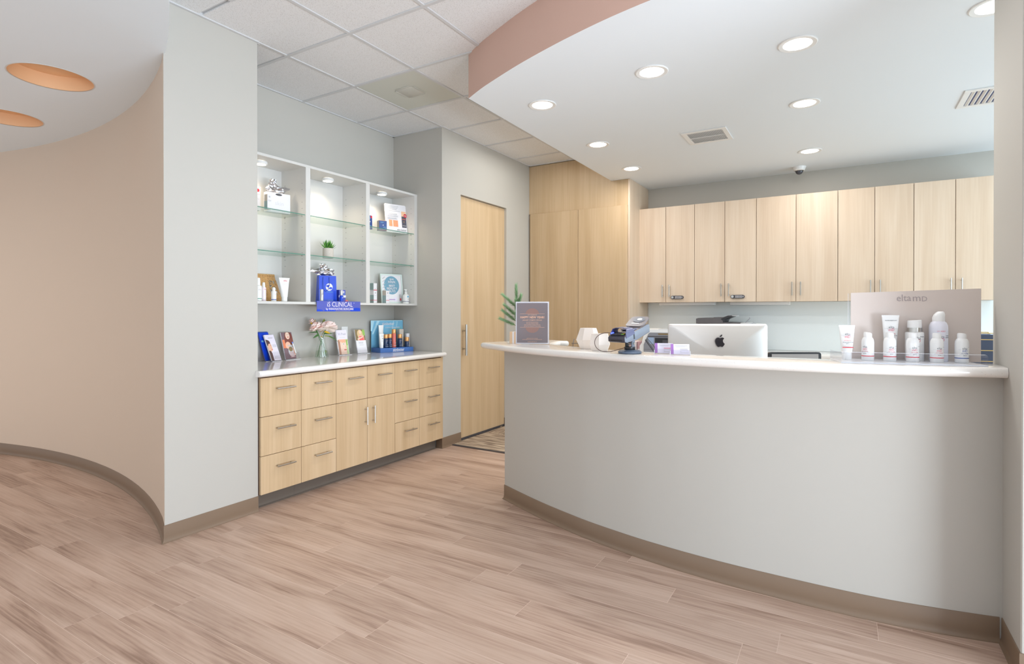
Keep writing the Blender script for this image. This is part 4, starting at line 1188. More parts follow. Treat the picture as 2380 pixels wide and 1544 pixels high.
sprig(t, (0.010, 0, 0.175), (0.006, 0.0, 0.305), 520, 0.034, 1)
sprig(t, (0.010, 0, 0.15), (0.036, -0.01, 0.238), 420, 0.034, 2)
sprig(t, (0.010, 0, 0.165), (-0.078, 0.0, 0.245), 420, 0.034, 3, 0.01)
sprig(t, (0.010, 0, 0.105), (-0.066, -0.02, 0.176), 460, 0.034, 4, 0.01)
sprig(t, (0.010, 0, 0.068), (-0.078, 0.0, 0.138), 460, 0.034, 5, 0.01)
sprig(t, (0.010, 0, 0.040), (-0.094, 0.01, 0.086), 460, 0.034, 6, 0.012)
sprig(t, (0.010, -0.005, 0.065), (0.006, -0.045, 0.125), 360, 0.034, 7)
sprig(t, (0.010, 0, 0.125), (0.004, -0.04, 0.205), 380, 0.034, 8)
sprig(t, (0.012, 0, 0.05), (0.052, 0.02, 0.13), 200, 0.034, 10)


# faceted vases
def facet_vase(label, loc, rotz, r, h, zm, n, rt, rb):
    t = thing('faceted_vase', label, 'vase', loc, rotz, group='white faceted vases on the counter')
    G().lathe([(rb, 0), (r, zm), (rt, h), (rt * 0.86, h), (rt * 0.80, h * 0.8)], WHITEC, n, a0=0.3).obj('vase_body', t, smooth=0)
    return t


facet_vase('larger white faceted vase partly behind the smaller one', (-1.277, 2.985, ZC), 8, 0.070, 0.120, 0.052, 6, 0.046, 0.046)
facet_vase('smaller white faceted vase nearest the card reader', (-1.160, 2.872, ZC), 30, 0.062, 0.094, 0.034, 6, 0.050, 0.048)

# wire rack behind the counter
t = thing('wire_rack', 'thin dark wire rack behind the counter beside the large vase', 'rack', (-1.44, 3.46, 0.7305), 31)
g = G()
for x in (-0.14, -0.03, 0.03): g.tube([(x, 0, 0), (x, 0, 0.375), (x + 0.012, 0.03, 0.40)], 0.0022, CHARC, 6)
for z in (0.10, 0.20, 0.30, 0.345, 0.372): g.tube([(-0.15, 0, z), (0.06, 0, z)], 0.0020, CHARC, 6)
for x in (-0.14, 0.03): g.tube([(x, 0, 0.003), (x, 0.14, 0.003), (x, 0.14, 0.30)], 0.0022, CHARC, 6)
g.tube([(-0.14, 0.14, 0.30), (0.03, 0.14, 0.30)], 0.002, CHARC, 6)
g.obj('wire_frame', t)

# card reader
t = thing('card_reader', 'blue-grey card payment terminal tilted on a round swivel stand', 'card reader', (-0.952, 2.766, ZC), -15)
STEELB = pm('blue_grey_plastic', (118, 126, 138), 0.32)
DKP = pm('deep_slate_plastic', (62, 60, 70), 0.3)
G().lathe([(0.056, 0), (0.060, 0.003), (0.060, 0.010), (0.050, 0.017), (0.030, 0.020)], pm('slate_blue_plastic', (92, 106, 126), 0.35), 40).obj('stand_base', t)
G().lathe([(0.026, 0.019), (0.028, 0.022), (0.028, 0.034), (0.020, 0.036)], BLACK, 24).box(-0.022, -0.012, -0.012, 0.012, 0.03, 0.075, BLACK, 0.002).box(0.014, 0.024, -0.012, 0.012, 0.03, 0.075, STEELB, 0.002).tube([(-0.026, 0, 0.052), (0.028, 0, 0.052)], 0.006, STEEL, 12).obj('stand_neck', t)
hd = G()
prof = [(-0.118, -0.004), (-0.118, 0.016), (-0.102, 0.026), (-0.03, 0.030), (0.075, 0.046), (0.098, 0.044), (0.102, 0.030), (0.098, 0.004), (-0.02, -0.012), (-0.10, -0.012)]
hd.prism(prof, -0.048, 0.048, STEELB, 'yz')
bmesh.ops.bevel(hd.bm, geom=hd.bm.edges[:], offset=0.003, segments=2, affect='EDGES', profile=0.5)
bmesh.ops.recalc_face_normals(hd.bm, faces=hd.bm.faces[:])
i1, i2 = hd.mi(DKP), hd.mi(pm('taupe_gloss_plastic', (108, 99, 102), 0.34))
for f in hd.bm.faces:
    f.material_index = 0
    f.normal_update()
    if f.normal.z > 0.6: f.material_index = i2
    if f.normal.y < -0.5 or f.normal.z < -0.5: f.material_index = i1
M = Matrix.Translation((0.0, 0.006, 0.088)) @ Matrix.Scale(1.06, 4) @ Matrix.Rotation(R(9), 4, 'X')
hd.xf(M); head = hd.obj('terminal_body', t, smooth=40)


def on_head(g, name, smooth=35): return g.xf(M).obj(name, head, smooth)


# keypad, hood, slot, paper lid
kp = G()
kp.box(-0.038, 0.038, -0.110, -0.052, 0.024, 0.0285, BLACK, 0.001, 1)
on_head(kp, 'keypad', 0)
for i in range(4):
    for j in range(4):
        m = CHARC
        if i == 3 and j < 2: m = (GREENB, YELLOW)[j]
        k_ = G().box(-0.034 + i * 0.018, -0.020 + i * 0.018, -0.108 + j * 0.0135, -0.098 + j * 0.0135, 0.0286, 0.0312, m, 0.0008, 1)
        on_head(k_, 'key', 0)
hood = G()
hoodp = [(-0.052, 0.012), (-0.050, 0.036), (-0.040, 0.052), (-0.020, 0.058), (0.020, 0.058), (0.040, 0.052), (0.050, 0.036), (0.052, 0.012)]
inn = [(x * 0.93, z - 0.004 if z > 0.02 else z) for x, z in hoodp]
for i in range(len(hoodp) - 1):
    a, b, c, d = hoodp[i], hoodp[i + 1], inn[i + 1], inn[i]
    ya_, yb_ = -0.108, -0.035
    lo = [(a[0], ya_ + (0.022 if 1 <= i <= 5 else 0), a[1]), (b[0], ya_ + (0.022 if 0 < i + 1 < 6 else 0), b[1])]
    vs = [hood.bm.verts.new(p) for p in (lo[0], lo[1], (b[0] * 0.96, yb_, b[1] * 0.72 + 0.012), (a[0] * 0.96, yb_, a[1] * 0.72 + 0.012))]
    hood.bm.faces.new(vs)
hood._set(hood.bm.faces[:], pm('hood_slate_violet', (84, 86, 116), 0.3))
bmesh.ops.remove_doubles(hood.bm, verts=hood.bm.verts[:], dist=0.0005)
bmesh.ops.solidify(hood.bm, geom=hood.bm.faces[:], thickness=0.003)
on_head(hood, 'privacy_hood', 50)
on_head(G().box(-0.032, 0.032, -0.1195, -0.116, 0.000, 0.0045, BLACK), 'card_slot', 0)
on_head(G().prism(ell(-0.040, -0.090, 0.005, 0.012), 0.029, 0.034, LEDB), 'indicator_lamp', 0)
on_head(G().box(0.0478, 0.0492, -0.045, -0.036, -0.004, 0.026, BLACK, 0.0003, 1), 'side_slot', 0)
on_head(G().box(-0.034, 0.034, -0.028, 0.018, 0.034, 0.0385, pm('lcd_grey', (86, 96, 128), 0.15), 0.001, 1), 'screen', 0)
lid = G().prism(rrect(-0.050, 0.050, 0, 0.085, 0.018), -0.003, 0.003, pm('taupe_gloss_plastic', (108, 99, 102), 0.34), 'xz')
lid.prism(ell(0.006, 0.054, 0.032, 0.022, 28), -0.006, -0.003, pm('lid_window_grey', (134, 136, 142), 0.15), 'xz')
lid.prism(ell(0.010, 0.055, 0.014, 0.0085, 20), -0.0075, -0.006, WHITEP, 'xz')
lid.prism(rrect(-0.022, 0.022, 0.020, 0.026, 0.0028), -0.0042, -0.003, WHITEP, 'xz')
lid.xf(Matrix.Translation((0.0, 0.030, 0.043)) @ Matrix.Rotation(R(-66), 4, 'X'))
on_head(lid, 'paper_lid')
sty = G().tube([(0.062, 0.052, 0.072), (0.092, 0.058, 0.032), (0.108, 0.060, 0.008)], [0.006, 0.0065, 0.003], CHARC, 10)
sty.obj('stylus', t)
cord = []
for k in range(25):
    a = R(78 + 188 * k / 24)
    cord.append((-0.135 + 0.075 * math.cos(a) , -0.005 - 0.03 * k / 24, 0.053 + 0.050 * math.sin(a)))
cord = [(-0.03, 0.06, 0.1035), (-0.06, 0.03, 0.1033)] + cord + [(-0.09, -0.045, 0.0055), (-0.05, -0.035, 0.018), (-0.015, -0.02, 0.030)]
G().tube(cord, 0.0019, pm('brown_black_cable', (92, 72, 68), 0.4), 7).obj('cable', t)
G().tube([(0.062, 0.06, 0.080), (0.09, 0.065, 0.052), (0.115, 0.07, 0.018), (0.125, 0.07, 0.004)], 0.0016, CHARC, 6).obj('tether', t)


# business cards
def card_holder(label, label2, loc, rotz):
    t = thing('card_holder', label, 'holder', loc, rotz, group='clear business card holders')
    G().box(-0.048, 0.048, 0, 0.045, 0, 0.0025, ACRYL).prism([(0.0, 0.0025), (0.002, 0.0025), (0.009, 0.026), (0.007, 0.026)], -0.048, 0.048, ACRYL, 'yz').prism([(0.02, 0.0025), (0.022, 0.0025), (0.034, 0.045), (0.032, 0.045)], -0.048, 0.048, ACRYL, 'yz').obj('holder_body', t, smooth=0)
    G().box(-0.0485, -0.0455, 0.0, 0.0005, 0.0, 0.022, AEDGE_GLINT).box(0.0455, 0.0485, 0.0, 0.0005, 0.0, 0.022, AEDGE_GLINT).obj('holder_edge', t, smooth=0)
    c, s = math.cos(R(rotz)), math.sin(R(rotz)); d = 0.004
    k = thing('business_cards', label2, 'cards', (loc[0] - s * d, loc[1] + c * d, loc[2] + 0.0055), rotz, 16, group='stacks of purple-edged business cards')
    G().box(-0.0445, 0.0445, 0, 0.008, 0, 0.051, LILAC, 0.0004, 1).obj('card_stack', k, smooth=0)
    art(k, 'card_print', [(rect(-0.0445, -0.031, 0, 0.051), PURPLE), (rect(-0.026, 0.035, 0.041, 0.0432), LTGREYT), (rect(-0.02, 0.024, 0.036, 0.0373), LTGREYT), (rect(0.0, 0.036, 0.024, 0.0268), PINKT if rotz < 20 else LTGREYT), (rect(0.0, 0.038, 0.017, 0.0186), LTGREYT), (rect(0.0, 0.006, 0.012, 0.0134), LTGREYT), (rect(0.0, 0.040, 0.006, 0.0078), LTGREYT)], 0)


card_holder('clear card holder nearest the card reader', 'purple-edged business cards nearest the card reader', (-0.786, 2.803, ZC), 18)
card_holder('clear card holder in front of the computer', 'purple-edged business cards in front of the computer', (-0.695, 2.768, ZC), 20)

# ---------------------------------------------------------------- sunscreen tray at the right of the counter
OX, OY, TH = -0.013, 2.722, 12.5


def ont(u, v, z=0.0):
    c, s = math.cos(R(TH)), math.sin(R(TH)); return (OX + c * u - s * v, OY + s * u + c * v, ZC + z)


t = thing('acrylic_tray', 'long clear acrylic tray of sunscreen bottles at the right of the counter', 'tray', ont(0, 0), TH)
L = 0.510
G().box(0, L, 0.0, 0.205, 0, 0.0045, ACRYB).box(0, L, -0.0004, 0.0, 0.0, 0.004, AEDGE_GLINT).obj('tray_base', t, smooth=0)
fr = G(); cp = [(0.0, 0.0045), (0.0, 0.034), (0.003, 0.041), (0.010, 0.044), (0.026, 0.044), (0.026, 0.041), (0.011, 0.041), (0.005, 0.038), (0.003, 0.033), (0.003, 0.0045)]
fr.prism(cp, 0, L, ACRYL, 'yz'); fr.box(0.004, L - 0.004, 0.008, 0.026, 0.0441, 0.0446, AEDGE_GLINT).obj('front_lip', t, smooth=30)  # pale strip along the lip is a painted highlight
G().box(0, 0.003, 0.003, 0.205, 0.0045, 0.042, ACRYL).box(L - 0.003, L, 0.003, 0.205, 0.0045, 0.042, ACRYL).obj('side_wall', t, smooth=0)
G().box(0, L, 0.202, 0.205, 0.0045, 0.034, ACRYL).box(0.0, L, 0.2015, 0.2055, 0.034, 0.0346, AEDGE_GLINT).obj('back_wall', t, smooth=0)
t = thing('backing_board', 'large taupe-pink brand board standing behind the sunscreen tray', 'sign', ont(0.085, 0.214), TH)
BW, BH = 0.486, 0.311
b = G().prism([(0, 0), (BW, 0), (BW, BH + 0.004), (0, BH - 0.010)], 0, 0.003, BOARDM, 'xz').obj('board', t, smooth=0)
txt(t, 'elta', 0.043, (0.176, -0.001, BH - 0.036), pm('grey_mauve_print', (168, 157, 157), 0.5), 'LEFT', (90, -1.2, 0), sx=0.90)
for ch, sz, xx, dz in (('m', 0.043, 0.236, 0.036), ('D', 0.031, 0.270, 0.0405)): txt(t, ch, sz, (xx, -0.001, BH - dz), pm('grey_mauve_print', (168, 157, 157), 0.5), 'LEFT', (90, -1.2, 0))
G().box(-0.010, BW, 0.0032, 0.0055, 0, BH - 0.012, ACRYL).box(-0.0108, -0.010, 0.0032, 0.0055, 0, BH - 0.012, AEDGE_GLINT).obj('acrylic_sheet', t, smooth=0)


def elta(par, x, y, z, s, wrap, c2=PINKT, c1=GREYT, line=0.012):
    txt(par, 'elta', s, (x, y, z + s * 0.36), c1, wrap=wrap, sx=0.95)
    txt(par, 'mD', s, (x, y, z - s * 0.36), c2, wrap=wrap, sx=0.95)


def airless(label, u, v, stripe, c2, rz):
    t = thing('sunscreen_bottle', label, 'bottle', ont(u, v, 0.0048), TH + rz, group='airless sunscreen bottles in the tray')
    r = 0.0235
    G().lathe([(r * 0.95, 0), (r, 0.002), (r, 0.078), (r * 0.965, 0.087), (r * 0.82, 0.096), (r * 0.68, 0.100)], WHITEP, 30).obj('bottle_body', t)
    cp = G().lathe([(r * 0.66, 0.100), (r * 0.66, 0.116), (r * 0.62, 0.121), (r * 0.40, 0.1225)], WHITEP, 26)
    for vv in cp.bm.verts:
        if vv.co.z > 0.114: vv.co.z -= 0.16 * (vv.co.x + 0.4 * vv.co.y) + 0.001
    cp.obj('cap', t)
    ring = G().lathe([(r * 1.008, 0.018), (r * 1.008, 0.0216)], stripe, 30, capb=False, capt=False); ring.obj('stripe', t)
    art_y = -r
    elta(t, 0, -r - 0.0002, 0.0545, 0.0135, r, c2)
    txt(t, 'UV CLEAR', 0.0058, (0, -r - 0.0002, 0.040), c2, wrap=r)
    txt(t, 'BROAD-SPECTRUM', 0.0042, (0, -r - 0.0002, 0.0355), GREYT, wrap=r, bold=0.0001)
    txt(t, 'SPF 46', 0.0042, (0, -r - 0.0002, 0.0305), GREYT, wrap=r, bold=0.0001)
    txt(t, 'FACIAL', 0.0040, (0.019, -r - 0.0002, 0.064), LTGREYT, wrap=r)
    ln_ = G().lathe([(r * 1.004, 0.0540), (r * 1.004, 0.0546)], LTGREYT, 30, capb=False, capt=False)
    keep = [f for f in ln_.bm.faces if f.calc_center_median().y < -0.012 and abs(f.calc_center_median().x) > 0.010]
    bmesh.ops.delete(ln_.bm, geom=[f for f in ln_.bm.faces if f not in keep], context='FACES')
    ln_.obj('rule', t)
    return t


airless('white sunscreen bottle turned sideways at the left of the tray', 0.126, 0.112, RED, PINKT, -42)
airless('white sunscreen bottle in front of the tall white tube', 0.206, 0.105, RED, PINKT, 2)
airless('white sunscreen bottle in front of the silver-collared pump bottle', 0.287, 0.098, RED, PINKT, 2)
airless('white sunscreen bottle in front of the spray can', 0.371, 0.092, RED, PINKT, 4)
airless('white sunscreen bottle with a blue stripe at the right of the tray', 0.462, 0.105, DKBLUE, DKBLUE, 6)


def uvtube(label, u, v, w, h, z=0.0048, lean=0.0, big=False):
    t = tube_bottle('sunscreen_tube', label, ont(u, v, z), TH, w, h, 0.019, 0.032, 'sunscreen tubes in the tray', lean)
    yy = -0.0125
    zc = h * 0.70
    elta(t, 0, -0.0150, zc, 0.016, None)
    art(t, 'label_print', [(rect(-w * 0.40, -0.010, zc - 0.0006, zc + 0.0004), LTGREYT), (rect(0.010, w * 0.40, zc - 0.0006, zc + 0.0004), LTGREYT)], -0.0135)
    txt(t, 'UV FACIAL', 0.0062, (0, -0.0180, zc - 0.022), RED)
    txt(t, 'BROAD-SPECTRUM', 0.0046, (0, -0.0188, zc - 0.030), GREYT, bold=0.0001)
    txt(t, 'SPF 30', 0.0046, (0, -0.0195, zc - 0.0365), GREYT, bold=0.0001)
    if big: txt(t, 'WATER RESISTANT', 0.0052, (0, -0.0085, h * 0.88), GREYT, bold=0.0001)
    else:
        art(t, 'red_stripe', [(rect(-0.021, 0.021, h * 0.345, h * 0.345 + 0.0035), RED)], -0.0205)
        for k in range(5): txt(t, 'skin care for life', 0.0042, (0, -0.0200, zc - 0.044 - 0.005 * k), LTGREYT)
    return t


uvtube('short white sunscreen tube at the left end of the tray', 0.050, 0.130, 0.063, 0.152)
uvtube('tall white sunscreen tube second from the left of the tray', 0.226, 0.168, 0.066, 0.196, big=True)
t = thing('pump_bottle', 'white pump bottle with a silver collar in the tray', 'bottle', ont(0.315, 0.166, 0.0048), TH + 3)
r = 0.034
G().lathe([(r * 0.95, 0), (r, 0.003), (r, 0.118), (r * 0.95, 0.122), (r * 0.80, 0.124)], WHITEP, 34).obj('bottle_body', t)
G().lathe([(r * 0.80, 0.124), (r * 0.80, 0.142)], STEEL, 34).obj('collar', t)
cp = G().lathe([(r * 0.77, 0.142), (r * 0.76, 0.170), (r * 0.72, 0.174)], WHITEP, 30)
for vv in cp.bm.verts:
    if vv.co.z > 0.165: vv.co.z += 0.08 * vv.co.x
cp.obj('cap', t)
elta(t, 0, -r - 0.0002, 0.092, 0.016, r)
txt(t, 'FACIAL', 0.0065, (0.020, -r - 0.0002, 0.104), GREYT, wrap=r, bold=0.0001)
G().lathe([(r * 1.004, 0.0925), (r * 1.004, 0.0932)], LTGREYT, 34, capb=False, capt=False).obj('rule', t)
t = thing('spray_can', 'tall white sunscreen spray can with domed cap in the tray', 'can', ont(0.400, 0.160, 0.0048), TH + 4)
r = 0.0335
G().lathe([(r * 0.95, 0), (r, 0.003), (r, 0.140), (r * 0.97, 0.152), (r * 0.84, 0.164), (r * 0.66, 0.170)], pm('lilac_white_enamel', (226, 226, 236), 0.25), 36).obj('can_body', t)
cp = G().lathe([(r * 0.66, 0.170), (r * 0.66, 0.186), (r * 0.58, 0.199), (r * 0.42, 0.209), (r * 0.28, 0.212)], WHITEP, 30)
for vv in cp.bm.verts:
    if vv.co.z > 0.19: vv.co.x += (vv.co.z - 0.19) * 0.35
cp.obj('cap', t)
elta(t, -0.004, -r - 0.0002, 0.098, 0.018, r)
txt(t, 'UV AERO', 0.0075, (-0.003, -r - 0.0002, 0.128), PINKT, wrap=r)
txt(t, 'WATER', 0.0055, (0.024, -r - 0.0002, 0.109), GREYT, wrap=r, bold=0.0001)
txt(t, 'RESISTANT', 0.0055, (0.026, -r - 0.0002, 0.102), GREYT, wrap=r, bold=0.0001)
ln_ = G().lathe([(r * 1.004, 0.0975), (r * 1.004, 0.0983)], LTGREYT, 36, capb=False, capt=False)
bmesh.ops.delete(ln_.bm, geom=[f for f in ln_.bm.faces if not (f.calc_center_median().y < -0.015 and abs(f.calc_center_median().x + 0.004) > 0.013)], context='FACES')
ln_.obj('rule', t)

# ---------------------------------------------------------------- staff side: desk, computer, chair
dk = G().box(-1.62, 0.50, 3.36, 4.08, 0.70, 0.73, WHITE, 0.003)
t = thing('desk', 'white staff desk behind the reception counter', 'desk', (0, 0, 0))
dk.obj('desk_top', t)
for x in (-1.58, 0.44): G().box(x, x + 0.03, 3.40, 4.04, 0.007, 0.70, WHITE).obj('side_panel', t, smooth=0)
t = thing('computer', 'silver all-in-one computer seen from behind on the desk', 'computer', (-0.712, 3.795, 0.7305), 31.0)
g = G(); W2 = 0.325; z0_, z1_ = 0.06, 0.505
nx, nz = 16, 12; vs = []
out = rrect(-W2, W2, z0_, z1_, 0.018, 6)
# bulged back: rounded outline rings shrinking towards a swollen centre
rings = []
cxz = (0.0, (z0_ + z1_) / 2)
for f, y in ((1.0, 0.0), (1.0, -0.004), (0.985, -0.008), (0.92, -0.013), (0.80, -0.021), (0.62, -0.031), (0.42, -0.038), (0.2, -0.041)):
    rings.append([g.bm.verts.new((cxz[0] + (x - cxz[0]) * f, y, cxz[1] + (z - cxz[1]) * f)) for x, z in out])
for a, b in zip(rings, rings[1:]):
    for k in range(len(out)): g.bm.faces.new((a[k], a[(k + 1) % len(out)], b[(k + 1) % len(out)], b[k]))
g.bm.faces.new(rings[-1]); g._set(g.bm.faces[:], ALU)
g.obj('back_shell', t, smooth=60)
G().prism(rrect(-W2 + 0.001, W2 - 0.001, z0_ + 0.001, z1_ - 0.001, 0.017, 6), 0.0, 0.004, BLACK, 'xz').obj('screen', t)
ft = G().prism([(-0.035, 0.27), (-0.030, 0.27), (-0.075, 0.006), (-0.080, 0.006)], -0.09, 0.09, ALU, 'yz').box(-0.10, 0.10, -0.09, 0.10, 0, 0.007, ALU, 0.002).obj('stand', t)
# bitten fruit mark
s_ = 0.0335; cz_ = 0.392


def q2(P): return [(x * s_, cz_ + z * s_) for x, z in P]


body = [(0.0, 0.62), (-0.18, 0.70), (-0.42, 0.76), (-0.66, 0.68), (-0.86, 0.44), (-0.94, 0.10), (-0.88, -0.30), (-0.70, -0.70), (-0.48, -1.0), (-0.36, -1.06), (-0.20, -1.04), (0.0, -0.96), (0.20, -1.02), (0.38, -1.06), (0.54, -0.98), (0.72, -0.76), (0.86, -0.46), (0.68, -0.30), (0.56, -0.10), (0.52, 0.14), (0.58, 0.36), (0.76, 0.56), (0.60, 0.70), (0.40, 0.76), (0.18, 0.70)]
leafp = [(-0.02, 0.82), (0.02, 1.02), (0.16, 1.22), (0.38, 1.34), (0.38, 1.16), (0.26, 0.96), (0.10, 0.84)]
g = G().prism(q2(spline(body + [body[0]], 3)[:-1]), -0.0445, -0.0395, LOGO, 'xz').prism(q2(leafp), -0.0445, -0.036, LOGO, 'xz')
g.obj('fruit_mark', t, smooth=0)

t = thing('office_chair', 'grey mesh-back office chair behind the counter', 'chair', (-0.329, 4.70, 0.007), 31)
G().prism(rrect(-0.199, 0.199, 0.56, 1.000, 0.02), -0.012, 0.014, BLACK, 'xz').obj('back_frame', t)
G().box(-0.176, 0.176, -0.016, -0.0121, 0.58, 0.986, MESHM).obj('mesh_back', t, smooth=0)
G().box(-0.24, 0.24, -0.48, -0.02, 0.44, 0.51, BLACK, 0.025, 3).obj('seat', t)
G().tube([(0, -0.25, 0.08), (0, -0.25, 0.44)], 0.03, BLACK, 14).tube([(0, -0.06, 0.45), (0, 0.03, 0.50), (0, 0.03, 0.70)], 0.02, BLACK, 10).obj('column', t)
for k in range(5):
    a = R(72 * k + 20); x, y = 0.29 * math.cos(a), -0.25 + 0.29 * math.sin(a)
    l = G().tube([(0, -0.25, 0.10), (x, y, 0.065)], [0.024, 0.014], BLACK, 8).obj('leg', t)
    G().lathe([(0.022, -0.012), (0.025, -0.008), (0.025, 0.008), (0.022, 0.012)], CHARC, 14).xf(Matrix.Translation((x, y, 0.0265)) @ Matrix.Rotation(a, 4, 'Z') @ Matrix.Rotation(R(90), 4, 'X')).obj('caster', l)

t = thing('wire_organizer', 'gold wire organizer holding navy folders beside the right wall', 'organizer', (0.52, 3.56, 0.7305), 10)
GW = pm('brass_wire', (232, 206, 140), 0.3, 0.7)
g = G()
for x in (-0.05, 0.15):
    for y in (0, 0.16): g.tube([(x, y, 0), (x, y, 0.478)], 0.0030, GW, 7)
for z in (0.05, 0.11, 0.17, 0.23, 0.29, 0.338, 0.392, 0.446, 0.478):
    g.tube([(-0.05, 0, z), (0.15, 0, z)], 0.0024, GW, 6).tube([(-0.05, 0.16, z), (0.15, 0.16, z)], 0.0024, GW, 6).tube([(-0.05, 0, z), (-0.05, 0.16, z)], 0.0024, GW, 6)
g.obj('wire_frame', t)
for k in range(2):
    f = thing('folder', ['navy folder at the front of the gold wire organizer', 'navy folder at the back of the gold wire organizer'][k], 'folder', (0.52 - 0.174 * (0.03 + 0.08 * k), 3.56 + 0.03 + 0.08 * k, 0.7315), 10, group='navy folders in the wire organizer')
    G().box(-0.035, 0.142, 0, 0.012, 0, 0.47, pm('navy_folder', (88, 100, 128), 0.5), 0.002).box(-0.035, 0.0, -0.001, 0.0, 0.30, 0.44, pm('folder_tab_grey', (130, 138, 158), 0.5)).obj('folder_cover', f, smooth=0)
t = thing('desk_printer', 'dark grey desktop label printer behind the sunscreen tray', 'printer', (0.225, 3.50, 0.7305), 12)
G().box(-0.045, 0.055, 0, 0.18, 0, 0.345, CHARC, 0.006).obj('printer_body', t)
G().box(-0.03, 0.045, -0.003, 0.0, 0.29, 0.325, GREYP).box(-0.02, -0.012, -0.005, -0.003, 0.300, 0.306, WHITEP).box(0.012, 0.02, -0.005, -0.003, 0.31, 0.316, WHITEP).obj('control_panel', t, smooth=0)
G().box(-0.045, 0.055, 0.0, 0.18, 0.346, 0.352, WHITEP, 0.002).obj('paper_stack', t, smooth=0)

# staff back counter and machines
t = thing('back_counter', 'pale worktop with cupboards along the staff back wall', 'counter', (0, 0, 0))
G().box(-2.03, 2.2, 5.98, 6.578, 0.86, 0.90, TOPC, 0.004).obj('counter_slab', t)
G().box(-2.03, 2.2, 6.02, 6.578, 0.007, 0.859, WOODU).obj('cupboard_body', t, smooth=0)
t = thing('side_table', 'low stand carrying the white printer behind the desk', 'table', (-1.46, 5.30, 0.007), 0)
G().box(-0.42, 0.30, -0.08, 0.46, 0.69, 0.72, WHITE, 0.003).obj('table_top', t)
for x in (-0.40, 0.25):
    for y in (-0.06, 0.40): G().box(x, x + 0.04, y, y + 0.04, 0, 0.69, WHITE).obj('leg', t, smooth=0)
t = thing('printer', 'white printer with grey front panel left of the computer', 'printer', (-1.465, 5.25, 0.7275), 10)
g = G().prism([(-0.235, 0), (-0.235, 0.255), (-0.215, 0.285), (-0.190, 0.385), (-0.175, 0.415), (0.215, 0.415), (0.235, 0.38), (0.235, 0)], 0.01, 0.40, WHITEP, 'xz'); g.obj('printer_case', t, smooth=30)
G().prism([(-0.195, 0.0), (-0.195, 0.27), (-0.150, 0.375), (-0.135, 0.385), (0.19, 0.385), (0.19, 0.0)], 0.0, 0.0098, GREYP, 'xz').obj('front_panel', t, smooth=0)
G().box(-0.155, 0.17, -0.004, -0.0002, 0.345, 0.352, CHARC).box(-0.09, 0.17, -0.003, -0.0002, 0.275, 0.335, BLACK).box(-0.155, -0.1, -0.003, -0.0002, 0.275, 0.338, pm('pale_blue_grey_plastic', (150, 170, 200), 0.4)).box(-0.02, 0.10, -0.005, -0.0031, 0.278, 0.315, CHARC).obj('paper_slot', t, smooth=0)
G().box(-0.09, 0.17, -0.004, -0.0002, 0.235, 0.243, pm('slate_line', (84, 92, 112), 0.4)).box(-0.195, 0.19, -0.0006, -0.0001, 0.222, 0.224, CHARC).box(-0.195, 0.19, -0.0006, -0.0001, 0.12, 0.122, CHARC).obj('tray_line', t, smooth=0)
G().box(-0.06, 0.1, 0.02, 0.30, 0.4152, 0.418, LGREY).box(-0.06, 0.12, -0.003, -0.0002, 0.365, 0.378, BRNPR).obj('top_panel', t, smooth=0)
binders = [(216, 190, 190), (196, 160, 164), (226, 214, 216), (188, 150, 156)]
for k, c in enumerate(binders):
    t = thing('binder', ['pale pink binder, outermost left of the white printer', 'dusty rose binder second from left of the white printer', 'whitish binder second from the white printer', 'rose binder closest to the white printer'][k], 'binder', (-1.848 + 0.034 * k, 5.27 + 0.006 * k, 0.7275), 10, group='binders beside the white printer')
    G().box(0, 0.030, 0, 0.22, 0, 0.29, pm('binder_%d' % k, c, 0.5), 0.002).obj('binder_cover', t, smooth=0)
    G().box(0.006, 0.024, -0.0008, 0, 0.08, 0.22, PAPER).obj('spine_label', t, smooth=0)
t = thing('scanner', 'dark document scanner with raised paper tray on the back counter', 'scanner', (-1.10, 6.10, 0.9005), 0)
G().box(-0.262, 0.262, 0, 0.36, 0.0, 0.283, CHARC, 0.01).obj('scanner_body', t)
G().prism([(-0.265, 0.284), (-0.265, 0.336), (-0.24, 0.344), (-0.09, 0.346), (-0.082, 0.352), (0.005, 0.353), (0.06, 0.372), (0.095, 0.372), (0.095, 0.364), (0.02, 0.330), (0.005, 0.300), (0.18, 0.297), (0.18, 0.284)], -0.005, 0.33, pm('scanner_charcoal', (92, 88, 90), 0.4), 'xz').obj('feeder', t, smooth=0)
G().prism([(-0.012, 0.338), (0.055, 0.366), (0.092, 0.366), (0.02, 0.332), (0.032, 0.309), (0.02, 0.305), (-0.005, 0.325)], -0.0065, -0.0052, BLACK, 'xz').obj('feed_mouth', t, smooth=0)
G().box(0.095, 0.135, 0.02, 0.2, 0.3645, 0.371, LGREY).obj('tray_extension', t, smooth=0)
G().box(0.18, 0.262, 0.0, 0.33, 0.284, 0.298, LGREY, 0.002).tube([(0.225, 0.01, 0.298), (0.268, 0.01, 0.344), (0.262, 0.01, 0.352)], 0.004, GREYP, 8).obj('paper_stop', t)

